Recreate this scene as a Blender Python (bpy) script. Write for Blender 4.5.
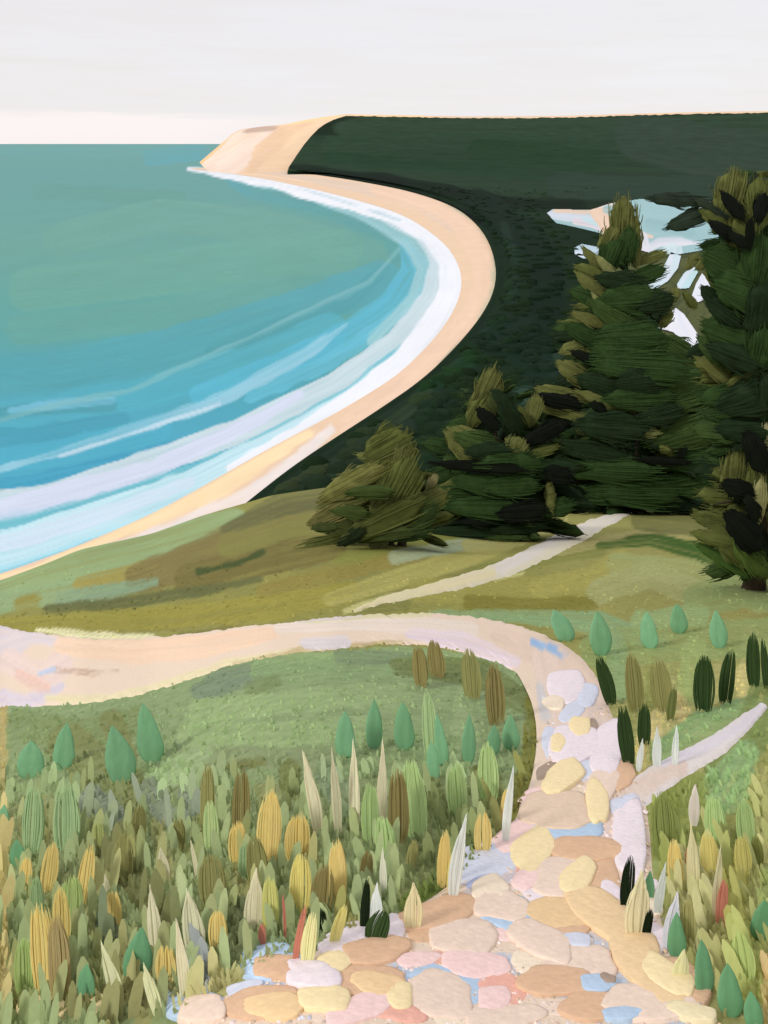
import bpy, math, random
import numpy as np
R = math.radians
sc = bpy.context.scene
for o in list(bpy.data.objects): bpy.data.objects.remove(o)
random.seed(7); rng = np.random.default_rng(7)

# ---------------------------------------------------------------- camera
H, F, HOR = 80.0, 900.0, 143.0           # eye height above the lake, focal length in pixels, horizon row
cam_d = bpy.data.cameras.new('camera'); cam = bpy.data.objects.new('camera', cam_d)
sc.collection.objects.link(cam); sc.camera = cam
cam.location = (0, 0, H); cam.rotation_euler = (R(90), 0, 0)
cam_d.sensor_width = 36; cam_d.sensor_fit = 'VERTICAL'; cam_d.sensor_height = 36
cam_d.lens = F / 1024 * 36; cam_d.shift_y = -(512 - HOR) / 1024
cam_d.clip_start = 0.05; cam_d.clip_end = 200000
sc.render.resolution_x = 768; sc.render.resolution_y = 1024
sc.view_settings.view_transform = 'Standard'; sc.view_settings.look = 'None'
sc.view_settings.gamma = 1; sc.view_settings.use_curve_mapping = False
sc.view_settings.exposure = 0.0

# ---------------------------------------------------------------- sky and sun (bright thin overcast)
SUN_EL, SUN_AZ = 38, -130                # the sun stands behind the viewer's left shoulder
w = bpy.data.worlds.new('World'); sc.world = w; w.use_nodes = True
nt = w.node_tree; N = nt.nodes; Lk = nt.links; N.clear()
out = N.new('ShaderNodeOutputWorld'); bg = N.new('ShaderNodeBackground'); bg2 = N.new('ShaderNodeBackground'); add = N.new('ShaderNodeAddShader')
sky = N.new('ShaderNodeTexSky'); sky.sky_type = 'NISHITA'; sky.sun_disc = False
sky.sun_elevation = R(SUN_EL); sky.sun_rotation = R(SUN_AZ)
Lk.new(sky.outputs[0], bg.inputs[0]); bg.inputs[1].default_value = 0.012
tc = N.new('ShaderNodeTexCoord'); mp = N.new('ShaderNodeMapping'); mp.inputs['Scale'].default_value = (1.2, 1.2, 14)
mp.inputs['Rotation'].default_value = (R(2), R(3), 0)
nz = N.new('ShaderNodeTexNoise'); nz.inputs['Scale'].default_value = 5; nz.inputs['Detail'].default_value = 7; nz.inputs['Roughness'].default_value = .62
Lk.new(tc.outputs['Generated'], mp.inputs[0]); Lk.new(mp.outputs[0], nz.inputs[0])
rp = N.new('ShaderNodeValToRGB'); e = rp.color_ramp.elements
e[0].position = .3; e[0].color = (.80, .765, .755, 1); e[1].position = .72; e[1].color = (.82, .80, .835, 1)
Lk.new(nz.outputs[0], rp.inputs[0])
sep = N.new('ShaderNodeSeparateXYZ'); Lk.new(tc.outputs['Generated'], sep.inputs[0])
# low bank of warm white cloud over the horizon, out over the water (azimuth left of centre)
na = N.new('ShaderNodeMath'); na.operation = 'MULTIPLY_ADD'; na.inputs[1].default_value = .03; Lk.new(nz.outputs[0], na.inputs[0]); Lk.new(sep.outputs[2], na.inputs[2])
r2 = N.new('ShaderNodeMapRange'); r2.inputs[1].default_value = .052; r2.inputs[2].default_value = .040; r2.interpolation_type = 'SMOOTHSTEP'; Lk.new(na.outputs[0], r2.inputs[0])
r3 = N.new('ShaderNodeMapRange'); r3.inputs[1].default_value = .02; r3.inputs[2].default_value = -.22; Lk.new(sep.outputs[0], r3.inputs[0])
mu = N.new('ShaderNodeMath'); mu.operation = 'MULTIPLY'; Lk.new(r2.outputs[0], mu.inputs[0]); Lk.new(r3.outputs[0], mu.inputs[1])
mx = N.new('ShaderNodeMixRGB'); mx.inputs[2].default_value = (.93, .865, .865, 1); Lk.new(mu.outputs[0], mx.inputs[0]); Lk.new(rp.outputs[0], mx.inputs[1])
Lk.new(mx.outputs[0], bg2.inputs[0]); bg2.inputs[1].default_value = 1.0
Lk.new(bg.outputs[0], add.inputs[0]); Lk.new(bg2.outputs[0], add.inputs[1]); Lk.new(add.outputs[0], out.inputs[0])
sd = bpy.data.lights.new('sun', 'SUN'); sd.energy = 1.9; sd.angle = R(10); sd.color = (1, .965, .91)
so = bpy.data.objects.new('sun', sd); sc.collection.objects.link(so)
so.rotation_euler = (R(90 - SUN_EL), 0, R(180 - SUN_AZ)); so.location = (0, 0, 300)

# ---------------------------------------------------------------- helpers
def lin(c, k=1.0):
    c = np.asarray(c, float) / 255
    return np.where(c <= .04045, c / 12.92, ((c + .055) / 1.055) ** 2.4) / k
def mat(name, rough=.9, spec=.15, nscale=(40, 40, 40), namp=.12, bump=.3, bdist=.01, detail=4, coord='Object', tilt=0):
    m = bpy.data.materials.new(name); m.use_nodes = True; t = m.node_tree; n = t.nodes; L = t.links
    b = n['Principled BSDF']; b.inputs['Roughness'].default_value = rough; b.inputs['Specular IOR Level'].default_value = spec
    a = n.new('ShaderNodeAttribute'); a.attribute_name = 'Col'
    c = n.new('ShaderNodeTexCoord'); p = n.new('ShaderNodeMapping'); p.inputs['Scale'].default_value = nscale; p.inputs['Rotation'].default_value = (0, 0, tilt)
    z = n.new('ShaderNodeTexNoise'); z.inputs['Scale'].default_value = 1; z.inputs['Detail'].default_value = detail; z.inputs['Roughness'].default_value = .6
    L.new(c.outputs[coord], p.inputs[0]); L.new(p.outputs[0], z.inputs[0])
    r = n.new('ShaderNodeMapRange'); r.inputs[1].default_value = .25; r.inputs[2].default_value = .75; r.inputs[3].default_value = 1 - namp; r.inputs[4].default_value = 1 + namp
    L.new(z.outputs[0], r.inputs[0])
    x = n.new('ShaderNodeVectorMath'); x.operation = 'SCALE'; L.new(a.outputs[0], x.inputs[0]); L.new(r.outputs[0], x.inputs['Scale'])
    L.new(x.outputs[0], b.inputs['Base Color'])
    u = n.new('ShaderNodeBump'); u.inputs['Strength'].default_value = bump; u.inputs['Distance'].default_value = bdist
    L.new(z.outputs[0], u.inputs['Height']); L.new(u.outputs[0], b.inputs['Normal'])
    return m
def mesh_obj(name, v, f, col, m, parent=None, loc=None, smooth=True):
    v = np.asarray(v, float); me = bpy.data.meshes.new(name)
    if loc is not None: v = v - np.asarray(loc)
    f = np.asarray(f, dtype=np.int32) if not isinstance(f, list) else f
    if isinstance(f, list): me.from_pydata([tuple(q) for q in v], [], f)
    else:
        k = f.shape[1]
        me.vertices.add(len(v)); me.vertices.foreach_set('co', v.ravel())
        me.loops.add(f.size); me.loops.foreach_set('vertex_index', f.ravel())
        me.polygons.add(len(f)); me.polygons.foreach_set('loop_start', np.arange(0, f.size, k, dtype=np.int32))
        try: me.polygons.foreach_set('loop_total', np.full(len(f), k, dtype=np.int32))
        except Exception: pass
        me.update(calc_edges=True)
    col = np.asarray(col, float)
    if col.ndim == 1: col = np.tile(col, (len(v), 1))
    ca = me.color_attributes.new('Col', 'FLOAT_COLOR', 'POINT')
    ca.data.foreach_set('color', np.concatenate([col * (.88 / np.maximum(col.max(1, keepdims=True), .88)), np.ones((len(v), 1))], 1).ravel())
    me.polygons.foreach_set('use_smooth', [smooth] * len(me.polygons))
    me.materials.append(m); me.update()
    o = bpy.data.objects.new(name, me); sc.collection.objects.link(o)
    if parent is not None: o.parent = parent
    elif loc is not None: o.location = loc
    return o
def tag(o, label, cat, group=None, kind=None):
    o['label'] = label; o['category'] = cat
    if group: o['group'] = group
    if kind: o['kind'] = kind
    return o
def grid_faces(nr, nc):
    i = np.arange(nr * nc).reshape(nr, nc)
    return np.stack([i[:-1, :-1], i[:-1, 1:], i[1:, 1:], i[1:, :-1]], -1).reshape(-1, 4)
def hash2(i, j, s=0):
    h = np.sin(i * 127.1 + j * 311.7 + s * 74.7) * 43758.5453
    return h - np.floor(h)
def vnoise(x, y, s=0):
    xi, yi = np.floor(x), np.floor(y); fx, fy = x - xi, y - yi
    fx = fx * fx * (3 - 2 * fx); fy = fy * fy * (3 - 2 * fy)
    a, b, c, d = hash2(xi, yi, s), hash2(xi + 1, yi, s), hash2(xi, yi + 1, s), hash2(xi + 1, yi + 1, s)
    return (a * (1 - fx) + b * fx) * (1 - fy) + (c * (1 - fx) + d * fx) * fy
def patches(px, py, col, strokes, seed=0):
    """lay patches of differing plants / sand / water depth, each a band along a line of bearings"""
    px = px.ravel(); py = py.ravel(); col = col.reshape(-1, 3)
    for k, s in enumerate(strokes):
        pts, wd, c = s[0], s[1], s[2]; al = s[3] if len(s) > 3 else 1.; st = s[4] if len(s) > 4 else .35
        pts = np.array(pts, float); wd = np.array(wd if np.ndim(wd) else [wd] * len(pts), float)
        mxw = wd.max() / 2 + 6
        idx = np.where((px > pts[:, 0].min() - mxw) & (px < pts[:, 0].max() + mxw) & (py > pts[:, 1].min() - mxw) & (py < pts[:, 1].max() + mxw))[0]
        if not len(idx): continue
        X, Y = px[idx], py[idx]; best = np.full(len(idx), 1e9); sid = np.zeros(len(idx)); hw = np.zeros(len(idx)); al_ = np.zeros(len(idx)); acc = 0
        for i in range(max(1, len(pts) - 1)):
            a = pts[i]; b = pts[min(i + 1, len(pts) - 1)]; d = b - a; l = math.hypot(*d) + 1e-6; d = d / l
            t = np.clip(((X - a[0]) * d[0] + (Y - a[1]) * d[1]) / l, 0, 1)
            qx = X - a[0] - t * l * d[0]; qy = Y - a[1] - t * l * d[1]; dist = np.hypot(qx, qy)
            h = (wd[i] * (1 - t) + wd[min(i + 1, len(pts) - 1)] * t) / 2
            m_ = dist - h < best - hw if i else np.ones(len(idx), bool)
            best = np.where(m_, dist, best); hw = np.where(m_, h, hw)
            sid = np.where(m_, -(X - a[0]) * d[1] + (Y - a[1]) * d[0], sid); al_ = np.where(m_, acc + t * l, al_); acc += l
        br = vnoise(sid * .55 + k * 9.1, al_ * .012 + k * 3.3, seed)          # streaks that run along the band
        ed = vnoise(sid * .3, al_ * .06 + k, seed + 1) * 3 - 1.5
        mk = np.clip((hw - best + ed) / 1.6 + .5, 0, 1) * al * (1 - st * np.clip((br - .45) * 2.5, 0, 1))
        cc = lin(c) * (1 + .10 * (vnoise(sid * .8 + 5, al_ * .02, seed + 2) - .5))[:, None]
        col[idx] = col[idx] * (1 - mk[:, None]) + cc * mk[:, None]
    return col

# the dune under the camera: falls away at a steady slope that varies with bearing, to a crest 60 m out
CR = np.array([(-900, 690), (-300, 620), (-100, 594), (0, 580), (40, 565), (80, 550), (150, 534), (200, 516), (270, 495), (330, 487), (400, 490), (500, 500), (620, 502), (768, 505), (1000, 512), (1700, 520)], float)
A = 1530.0; YC = 60.0
_xs = np.linspace(-900, 1700, 1301); _c = np.interp(_xs, CR[:, 0], CR[:, 1]) - A / YC
_k = np.ones(9) / 9; _c = np.convolve(np.pad(_c, 4, mode='edge'), _k, 'valid')
def base(x): return np.interp(x, _xs, _c)
def gpos(x, Y, lift=0.0):
    """point of the dune surface on bearing x (pixels) at distance Y"""
    X = (x - 384) / F * Y
    und = 1.6 * (vnoise(X * .35 + 40, Y * .35 + 9, 3) - .5) * np.clip(Y / 6, 0, 1)
    z = H - A / F - Y * (base(x) - HOR + und) / F + lift
    return np.stack([X + 0 * z, Y + 0 * z, z], -1)
def P(x, y, lift=0.0):
    x = np.asarray(x, float); y = np.asarray(y, float)
    Y = A / np.maximum(y - base(x), A / 62)
    return gpos(x, Y, lift)
def dist(x, y): return float(A / max(y - base(x), A / 62))
def flat(x, y, z=0.0):
    x = np.asarray(x, float); y = np.asarray(y, float)
    D = F * (H - z) / np.maximum(y - HOR, .05)
    return np.stack([(x - 384) / F * D, D, z + 0 * D], -1)
def at(x, y, D): return np.array([(x - 384) / F * D, D, H - (y - HOR) / F * D])
def chaikin(p, n=2):
    p = np.array(p, float)
    for _ in range(n):
        q = [p[0]]
        for a, b in zip(p[:-1], p[1:]): q += [a * .75 + b * .25, a * .25 + b * .75]
        q.append(p[-1]); p = np.array(q)
    return p
def resample(p, n):
    p = np.array(p, float); s = np.concatenate([[0], np.cumsum(np.hypot(*(np.diff(p, axis=0).T)))]); t = np.linspace(0, s[-1], n)
    return np.stack([np.interp(t, s, p[:, 0]), np.interp(t, s, p[:, 1])], 1)

KG, KW, KF = 1.12, 1.12, .98           # light reaching ground, water, foliage: reference colour -> albedo
M_ground = mat('dune_turf', .95, .05, (9, 9, 9), .16, .35, .03)
M_path = mat('trodden_sand', .95, .05, (45, 45, 45), .08, .5, .012, 8)
M_stone = mat('worn_stone', .85, .12, (34, 34, 60), .10, .5, .006, 7)
M_water = mat('lake_water', .45, .04, (.03, .012, .02), .05, .12, .8, tilt=R(-25))
M_far = mat('wooded_land', .95, .03, (.02, .02, .02), .18, .3, 4)
M_dune = mat('dune_sand', .95, .05, (.01, .01, .02), .05, .2, 3)
M_beach = mat('beach_sand', .95, .05, (.05, .05, .05), .05, .2, .4)
M_leaf = mat('leaf', .85, .06, (60, 60, 8), .08, .15, .003)
def translucent(m, k):
    t = m.node_tree; b = t.nodes['Principled BSDF']; tr = t.nodes.new('ShaderNodeBsdfTranslucent'); ms = t.nodes.new('ShaderNodeMixShader'); ms.inputs[0].default_value = k
    t.links.new(b.inputs['Base Color'].links[0].from_socket, tr.inputs[0]); t.links.new(b.outputs[0], ms.inputs[1]); t.links.new(tr.outputs[0], ms.inputs[2])
    t.links.new(ms.outputs[0], t.nodes['Material Output'].inputs[0])
translucent(M_leaf, .3)
M_broad = mat('broad_leaf_skin', .7, .12, (40, 40, 9), .10, .2, .004)
M_need = mat('needles', .85, .06, (6, 6, 6), .22, .3, .03)
M_bark = mat('bark', .95, .05, (14, 14, 3), .25, .6, .03)

# ---------------------------------------------------------------- water
SH = [(190, 168.5), (198, 170), (250, 176), (300, 186), (350, 198), (400, 213), (430, 231), (453, 252), (463, 278), (458, 303), (440, 333), (402, 372), (365, 396), (325, 419), (262, 452), (200, 488), (150, 515), (80, 545), (40, 560), (0, 574), (-120, 612), (-500, 740)]
def water_patches():
    T = []
    a = T.append
    a(([(-60, 150), (120, 152), (215, 150)], 14, (88, 160, 158), .8))
    a(([(150, 158), (200, 152), (250, 190), (330, 205)], 16, (72, 162, 172), .8))
    a(([(260, 192), (330, 210), (390, 235), (400, 262)], 18, (85, 160, 160), .9))
    a(([(40, 190), (120, 195), (180, 200)], 16, (90, 155, 142), .6))
    a(([(60, 240), (160, 215), (260, 225), (330, 245)], 34, (106, 166, 152), .8))
    a(([(30, 290), (150, 275), (260, 260), (340, 250)], 44, (106, 168, 154), .85))
    a(([(20, 330), (150, 318), (280, 290)], 30, (102, 166, 156), .7))
    a(([(-80, 380), (60, 370), (180, 345), (300, 310), (380, 280)], 40, (84, 166, 176), .9))
    a(([(210, 350), (290, 325), (350, 300), (385, 268)], [12, 20, 20, 10], (78, 160, 168), .8))
    a(([(-80, 425), (50, 412), (150, 392), (250, 362), (330, 330)], 34, (86, 176, 192), .85))
    a(([(200, 395), (280, 365), (350, 335), (395, 305), (418, 272), (405, 245)], [20, 24, 28, 34, 34, 14], (92, 184, 206), .9))
    a(([(250, 398), (330, 362), (395, 318), (425, 285)], [12, 16, 16, 8], (108, 192, 212), .8))
    a(([(-60, 425), (40, 408), (110, 404)], 14, (80, 158, 170), .8))
    a(([(10, 410), (60, 404), (112, 400)], [6, 12, 6], (124, 194, 216), .8))
    a(([(0, 420), (60, 404), (130, 390), (250, 338), (370, 282), (398, 250)], [5, 5, 5, 5, 6, 4], (134, 190, 194), .6, .6))
    a(([(-60, 440), (30, 436), (120, 420)], 18, (74, 160, 180), .8))
    a(([(-60, 470), (60, 452), (160, 428)], 26, (84, 176, 198), .9))
    a(([(-500, 540), (-200, 500), (5, 468), (100, 441), (220, 400), (310, 352), (345, 326)], [6, 7, 7, 10, 14, 14, 5], (158, 206, 222), .85, .55))
    a(([(60, 456), (150, 428), (220, 404)], 3, (200, 222, 234), .8, .6))
    a(([(-60, 492), (20, 484), (100, 466), (190, 444)], 15, (72, 164, 194), .9, .5))
    a(([(0, 492), (70, 484), (150, 462), (220, 436)], 3, (215, 215, 205), .8, .4))
    # pale shallows and the bars of surf that follow the shore
    a(([(215, 174), (290, 190), (360, 210), (408, 238), (428, 268), (418, 300), (380, 340)], [3, 8, 16, 20, 18, 22, 24], (158, 204, 210), .9, .6))
    a(([(300, 190), (370, 207), (425, 232), (443, 262), (436, 298), (400, 343), (335, 388), (250, 428), (150, 462), (60, 492), (-60, 512), (-500, 585)], [6, 14, 20, 24, 28, 30, 30, 28, 24, 22, 20, 20], (202, 220, 226), 1, .15))
    a(([(-500, 590), (-200, 545), (6, 510), (80, 490), (150, 470), (230, 434), (300, 396)], [24, 24, 24, 24, 18, 16, 8], (212, 220, 238), .95, .12))
    a(([(-500, 625), (-200, 570), (-60, 540), (30, 518), (110, 496), (200, 466), (280, 428), (350, 388), (400, 345)], [14, 12, 12, 9, 10, 9, 7, 6, 4], (124, 196, 208), .95, .6))
    a(([(395, 212), (430, 238), (446, 262), (444, 298), (420, 335)], [2, 4, 5, 5, 3], (150, 188, 188), .8, .8))
    a(([(-500, 680), (-200, 608), (-60, 566), (20, 545), (110, 515), (200, 480), (280, 440), (350, 395), (400, 355)], [60, 48, 40, 38, 34, 28, 22, 14, 8], (198, 230, 238), 1, .15))
    a(([(-60, 552), (20, 540), (110, 512), (190, 482)], [16, 18, 16, 10], (212, 226, 240), .8, .4))
    a(([(0, 572), (60, 552), (130, 524), (220, 484), (300, 438)], [12, 8, 6, 6, 6], (176, 224, 236), .8, .4))
    a(([(188, 169), (215, 172), (270, 181), (330, 196), (390, 212), (430, 233), (452, 262), (454, 290), (436, 325), (400, 366), (352, 402), (300, 432), (230, 468)], [4, 9, 14, 18, 18, 20, 24, 28, 30, 26, 22, 16, 8], (240, 243, 249), 1, .12))
    a(([(300, 188), (350, 204), (400, 220)], [2, 2, 2], (190, 214, 226), .8, .3))
    return T
ys = np.concatenate([[144.0, 144.3, 144.7, 145.2, 146, 147, 148.3, 150], np.arange(152, 640, 2.0), [700, 800]])
xs = np.concatenate([np.arange(-900, -60, 8.0), np.arange(-60, 490, 2.0), np.arange(500, 700, 50.0), [900, 1300, 1900]])
GX, GY = np.meshgrid(xs, ys)
c = np.zeros((GX.size, 3)); t = np.clip((GY.ravel() - 143) / 300, 0, 1)
st = [(0, (94, 158, 150)), (.12, (90, 158, 155)), (.35, (100, 164, 154)), (.62, (92, 164, 160)), (.8, (84, 168, 182)), (1, (84, 172, 196))]
for k in range(3): c[:, k] = np.interp(t, [s[0] for s in st], [lin(s[1])[k] for s in st])
c = patches(GX, GY, c, water_patches(), 11)
v = flat(GX.ravel(), GY.ravel(), 0.0)
v[:, 2] += .05 * np.sin(v[:, 1] * .12 + v[:, 0] * .05) * (v[:, 1] < 900)
o = mesh_obj('water', v, grid_faces(len(ys), len(xs))[:, ::-1], c ** 1.12 / 1.06, M_water)
tag(o, 'teal lake water paling to turquoise and white surf along the curved shore', 'water', kind='structure')

# ---------------------------------------------------------------- beach: a strip from the waterline up to the wood
OUT = [(262, 164), (285, 167), (300, 170), (340, 175), (375, 181), (410, 188), (445, 199), (470, 211), (493, 232), (503, 262), (502, 292), (488, 322), (462, 355), (430, 388), (385, 424), (340, 456), (300, 486), (240, 525), (160, 556), (60, 590), (-80, 640), (-500, 800)]
n = 340; ns = 16
a_, b_ = resample(chaikin(SH), n), resample(chaikin(OUT), n)
# pair by nearest arc position (both follow the same bay)
T_ = np.linspace(0, 1, ns)
GX = a_[None, :, 0] * (1 - T_[:, None]) + b_[None, :, 0] * T_[:, None]; GY = a_[None, :, 1] * (1 - T_[:, None]) + b_[None, :, 1] * T_[:, None]
c = np.tile(lin((236, 206, 176)), (GX.size, 1))
BP = [([(190, 170), (260, 172), (300, 178), (360, 188), (420, 206), (455, 228)], [4, 8, 8, 9, 10, 12], (228, 206, 186)),
      ([(380, 190), (430, 204), (465, 228), (482, 258), (484, 285), (470, 315), (435, 352), (400, 385), (350, 425)], 18, (239, 208, 182)),
      ([(330, 172), (390, 184), (440, 198), (478, 220), (497, 250), (496, 285), (480, 318)], [2, 3, 4, 5, 7, 8, 6], (206, 200, 172), .9, .6),
      ([(470, 335), (430, 378), (385, 412), (345, 440), (300, 475)], 7, (176, 172, 150), .9, .5),
      ([(-40, 590), (40, 566), (80, 549), (150, 522), (210, 494), (260, 464), (310, 432)], [8, 5, 6, 12, 18, 16, 8], (251, 226, 182), 1, .15),
      ([(90, 560), (140, 543), (200, 522), (250, 496), (290, 466), (330, 430)], [10, 18, 24, 20, 14, 8], (238, 228, 222), 1, .2)]
c = patches(GX, GY, c, BP, 21)
zz = (.12 + 2.2 * T_ ** 1.5)[:, None] * np.ones((1, n))
v = flat(GX.ravel(), GY.ravel(), 0.0); v = np.array([flat(x, y, z) for x, y, z in zip(GX.ravel(), GY.ravel(), zz.ravel())])
tag(mesh_obj('beach', v, grid_faces(ns, n), c / KG, M_beach), 'narrow curved beach of pale peach sand between surf and dark wood', 'beach', kind='structure')

# ---------------------------------------------------------------- headland: bare sand bluff carrying on as the ridge behind the wood
ridge = lambda x: np.interp(x, [180, 195, 222, 232, 240, 262, 285, 300, 320, 345, 420, 470, 560, 640, 700, 768, 1000, 1500], [170, 166, 143, 134, 129.5, 126.5, 124.5, 121, 117.5, 114.2, 115.5, 116.5, 116, 113.5, 112, 111, 112, 118])
xs = np.concatenate([np.arange(196, 420, 3.0), np.arange(420, 1500, 15.0)]); S = np.linspace(0, 1, 40)
GX, SS = np.meshgrid(xs, S)
foot = np.interp(GX, [195, 260, 300, 360, 1500], [170.5, 175, 181, 190, 190])
GYv = foot + (ridge(GX) - foot) * SS
D = 2350 + (3750 - 2350) * SS ** .8
Dm = F * (H - .5) / (foot - HOR); sh = np.clip((172.3 - GYv) / (172.3 - ridge(GX)), 0, 1); D = np.where(GYv > 172.3, F * (H - .5) / (np.maximum(GYv, 165) - HOR), 2442 + (3750 - 2442) * sh ** .9)
v = np.stack([(GX - 384) / F * D, D, H - (GYv - HOR) / F * D], -1)
c = np.tile(lin((226, 196, 164)), (GX.size, 1))
c = patches(GX, GYv, c, [([(198, 170), (222, 160), (246, 145), (262, 132)], [8, 24, 30, 14], (229, 208, 192)), ([(226, 168), (250, 152), (276, 134)], [20, 26, 12], (231, 210, 194)),
    ([(246, 131.5), (262, 128.5), (276, 129)], [4, 7, 4], (192, 168, 152)), ([(252, 168), (262, 152), (282, 136), (310, 122)], [10, 16, 18, 8], (222, 190, 158)), ([(286, 150), (300, 138), (318, 124)], [8, 14, 8], (226, 198, 166)),
    ([(280, 125), (320, 118), (345, 115), (420, 116)], 3, (244, 208, 158)), ([(196, 167), (210, 155), (224, 141)], 3, (232, 190, 140))], 5)
v = v.reshape(-1, 3); nr, nc = GX.shape
back = v.reshape(nr, nc, 3)[-1].copy(); back[:, 1] += 900; back[:, 2] = -6
lowb = v.reshape(nr, nc, 3)[0].copy(); lowb[:, 1] -= 6; lowb[:, 2] = -2
v = np.concatenate([lowb, v, back]); cc = c.reshape(nr, nc, 3); c = np.concatenate([cc[0], c, cc[-1]])
nr += 2
# far flank on the lake side
fl = v.reshape(nr, nc, 3)[:, :1].copy(); fl[:, :, 0] -= 10; fl[:, :, 1] += 30; fl[:, :, 2] = -3
v = np.concatenate([fl, v.reshape(nr, nc, 3)], 1).reshape(-1, 3); c = np.concatenate([c.reshape(nr, nc, 3)[:, :1], c.reshape(nr, nc, 3)], 1).reshape(-1, 3)
tag(mesh_obj('headland', v, grid_faces(nr, nc + 1), c / 1.0, M_dune), 'bare tan sand headland running back as the ridge behind the wooded hill', 'headland', kind='structure')

# ---------------------------------------------------------------- wooded lowland and hill
edge = chaikin([(287, 168), (305, 172.5), (340, 177), (375, 183), (410, 190), (445, 201), (468, 213.5), (487, 234), (496.5, 262), (495, 290), (481, 317), (455, 348), (423, 379), (381, 408), (336, 437), (294, 465), (258, 493), (220, 524), (200, 560)], 2)
ed_y, ed_x = edge[:, 1], edge[:, 0]
lake_poly = np.array([(547, 213), (553, 209), (590, 210), (612, 203), (640, 199), (690, 196), (722, 205), (718, 240), (704, 250), (680, 254), (655, 254), (640, 250), (628, 244), (612, 238), (596, 232), (575, 227), (556, 223)], float)
creeks = [np.array(q, float) for q in ([(671, 252), (681, 256), (678, 268), (668, 281), (652, 291), (646, 286), (660, 274), (666, 262)], [(693, 265), (698, 272), (689, 288), (678, 289), (677, 284), (684, 273)],
          [(702, 273), (711, 282), (710, 298), (698, 302), (691, 298), (696, 284)], [(676, 308), (684, 314), (704, 343), (692, 348), (673, 332), (658, 328), (663, 318)])]
pond_poly = np.array([(574, 248), (582, 244), (598, 247), (603, 254), (596, 260), (582, 258), (575, 254)], float)
def inside(poly, x, y):
    r = np.zeros(x.shape, bool); j = len(poly) - 1
    for i in range(len(poly)):
        xi, yi = poly[i]; xj, yj = poly[j]
        r ^= ((yi > y) != (yj > y)) & (x < (xj - xi) * (y - yi) / (yj - yi + 1e-9) + xi); j = i
    return r
rows_y = np.concatenate([np.arange(560, 260, -2.5), np.arange(260, 172, -1.5)]); nc = 260
tc_ = np.concatenate([np.linspace(0, .55, 200), np.linspace(.55, 1, 61)[1:]])
VX, VY, VZ, PX, PY = [], [], [], [], []
CAN = 8.0
for y in rows_y:
    x0 = np.interp(y, ed_y, ed_x); x = x0 + (1500 - x0) * tc_
    wet = inside(lake_poly, x, y + 0 * x) | inside(pond_poly, x, y + 0 * x)
    for q in creeks: wet |= inside(q, x, y + 0 * x)
    z = CAN * np.clip(tc_ * 60, .5, 1); D = F * (H - z) / (y - HOR)
    PX.append(x); PY.append(y + 0 * x); VX.append((x - 384) / F * D); VY.append(D); VZ.append(z)
hx = lambda s: np.interp(s, [0, .12, .36, .55, .7, .82, .9, .96, 1], [287, 289, 297, 304, 311, 318, 325, 334, 346])
for s in np.linspace(0, 1, 46)[1:]:
    x0 = hx(s); x = x0 + (1500 - x0) * tc_
    yr = ridge(x) + 1.6 + 14 * np.clip(1 - (x - x0) / 1.0, 0, 1) * 0
    yr = yr + 1.3 * (vnoise(x * .45, 0 * x + 2, 5) - .4) * (s > .97) * np.clip((x - 350) / 20, 0, 1)
    y = 172.3 + (yr - 172.3) * s; D0 = F * (H - CAN) / 29.3; D = D0 + (3600 - D0) * s ** .9 + 0 * x
    PX.append(x); PY.append(y); VX.append((x - 384) / F * D); VY.append(D); VZ.append(H - (y - HOR) / F * D)
VX, VY, VZ, PX, PY = map(np.array, (VX, VY, VZ, PX, PY)); nr, nc = VX.shape
# skirts: wood edge down to the sand, back of the ridge down
c = np.tile(lin((25, 43, 28)), (PX.size, 1))
FP = [([(300, 165), (400, 166), (600, 168), (800, 170)], 60, (40, 62, 44), 1), ([(345, 124), (450, 128), (600, 128), (800, 125)], 24, (48, 68, 50), 1, .2),
      ([(330, 146), (420, 140), (520, 143), (640, 140)], 18, (44, 66, 48), .9), ([(480, 150), (540, 154), (590, 160)], 24, (34, 60, 38), .9), ([(330, 158), (450, 168), (560, 176)], 12, (33, 60, 40), .8),
      ([(640, 135), (700, 150), (800, 160)], 50, (52, 68, 56), .8), ([(560, 185), (640, 190), (760, 185)], 26, (44, 62, 52), .8), ([(300, 176), (380, 180), (450, 192), (520, 206), (580, 208)], 14, (17, 32, 22), 1, .2),
      ([(290, 166), (330, 171), (400, 182)], 7, (15, 28, 20), 1), ([(299, 150), (314, 132), (338, 119), (360, 117)], [4, 4, 4, 2], (26, 38, 26), 1), ([(480, 205), (520, 230), (545, 260), (550, 330)], 34, (20, 38, 28), 1),
      ([(505, 225), (516, 260), (512, 300)], 8, (34, 54, 44), .7), ([(585, 225), (560, 215), (520, 212)], 10, (32, 54, 36), .5),
      ([(560, 370), (590, 355), (575, 400)], 24, (46, 68, 64), .6, .6), ([(525, 395), (530, 420), (520, 450)], 16, (50, 76, 70), .7, .6), ([(420, 395), (470, 360), (500, 320)], 14, (30, 58, 36), .8, .5),
      ([(440, 400), (430, 440), (420, 470)], 30, (28, 48, 38), .7, .6), ([(290, 490), (340, 458), (390, 424), (430, 394)], 12, (54, 68, 50), .7, .7), ([(300, 500), (350, 465), (410, 428)], 18, (36, 52, 42), .8, .6),
      ([(640, 262), (690, 262), (700, 300), (690, 345)], 60, (86, 92, 58), 1), ([(490, 340), (520, 330), (545, 380)], 40, (24, 42, 34), .8), ([(405, 190), (450, 205), (480, 222)], 4, (12, 22, 15), 1)]
c = patches(PX, PY, c, FP, 31).reshape(nr, nc, 3)
V = np.stack([VX, VY, VZ], -1)
sk = V[:, :1].copy(); sk[..., 2] = np.minimum(sk[..., 2], -1); V = np.concatenate([sk, V], 1); c = np.concatenate([c[:, :1], c], 1)
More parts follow.
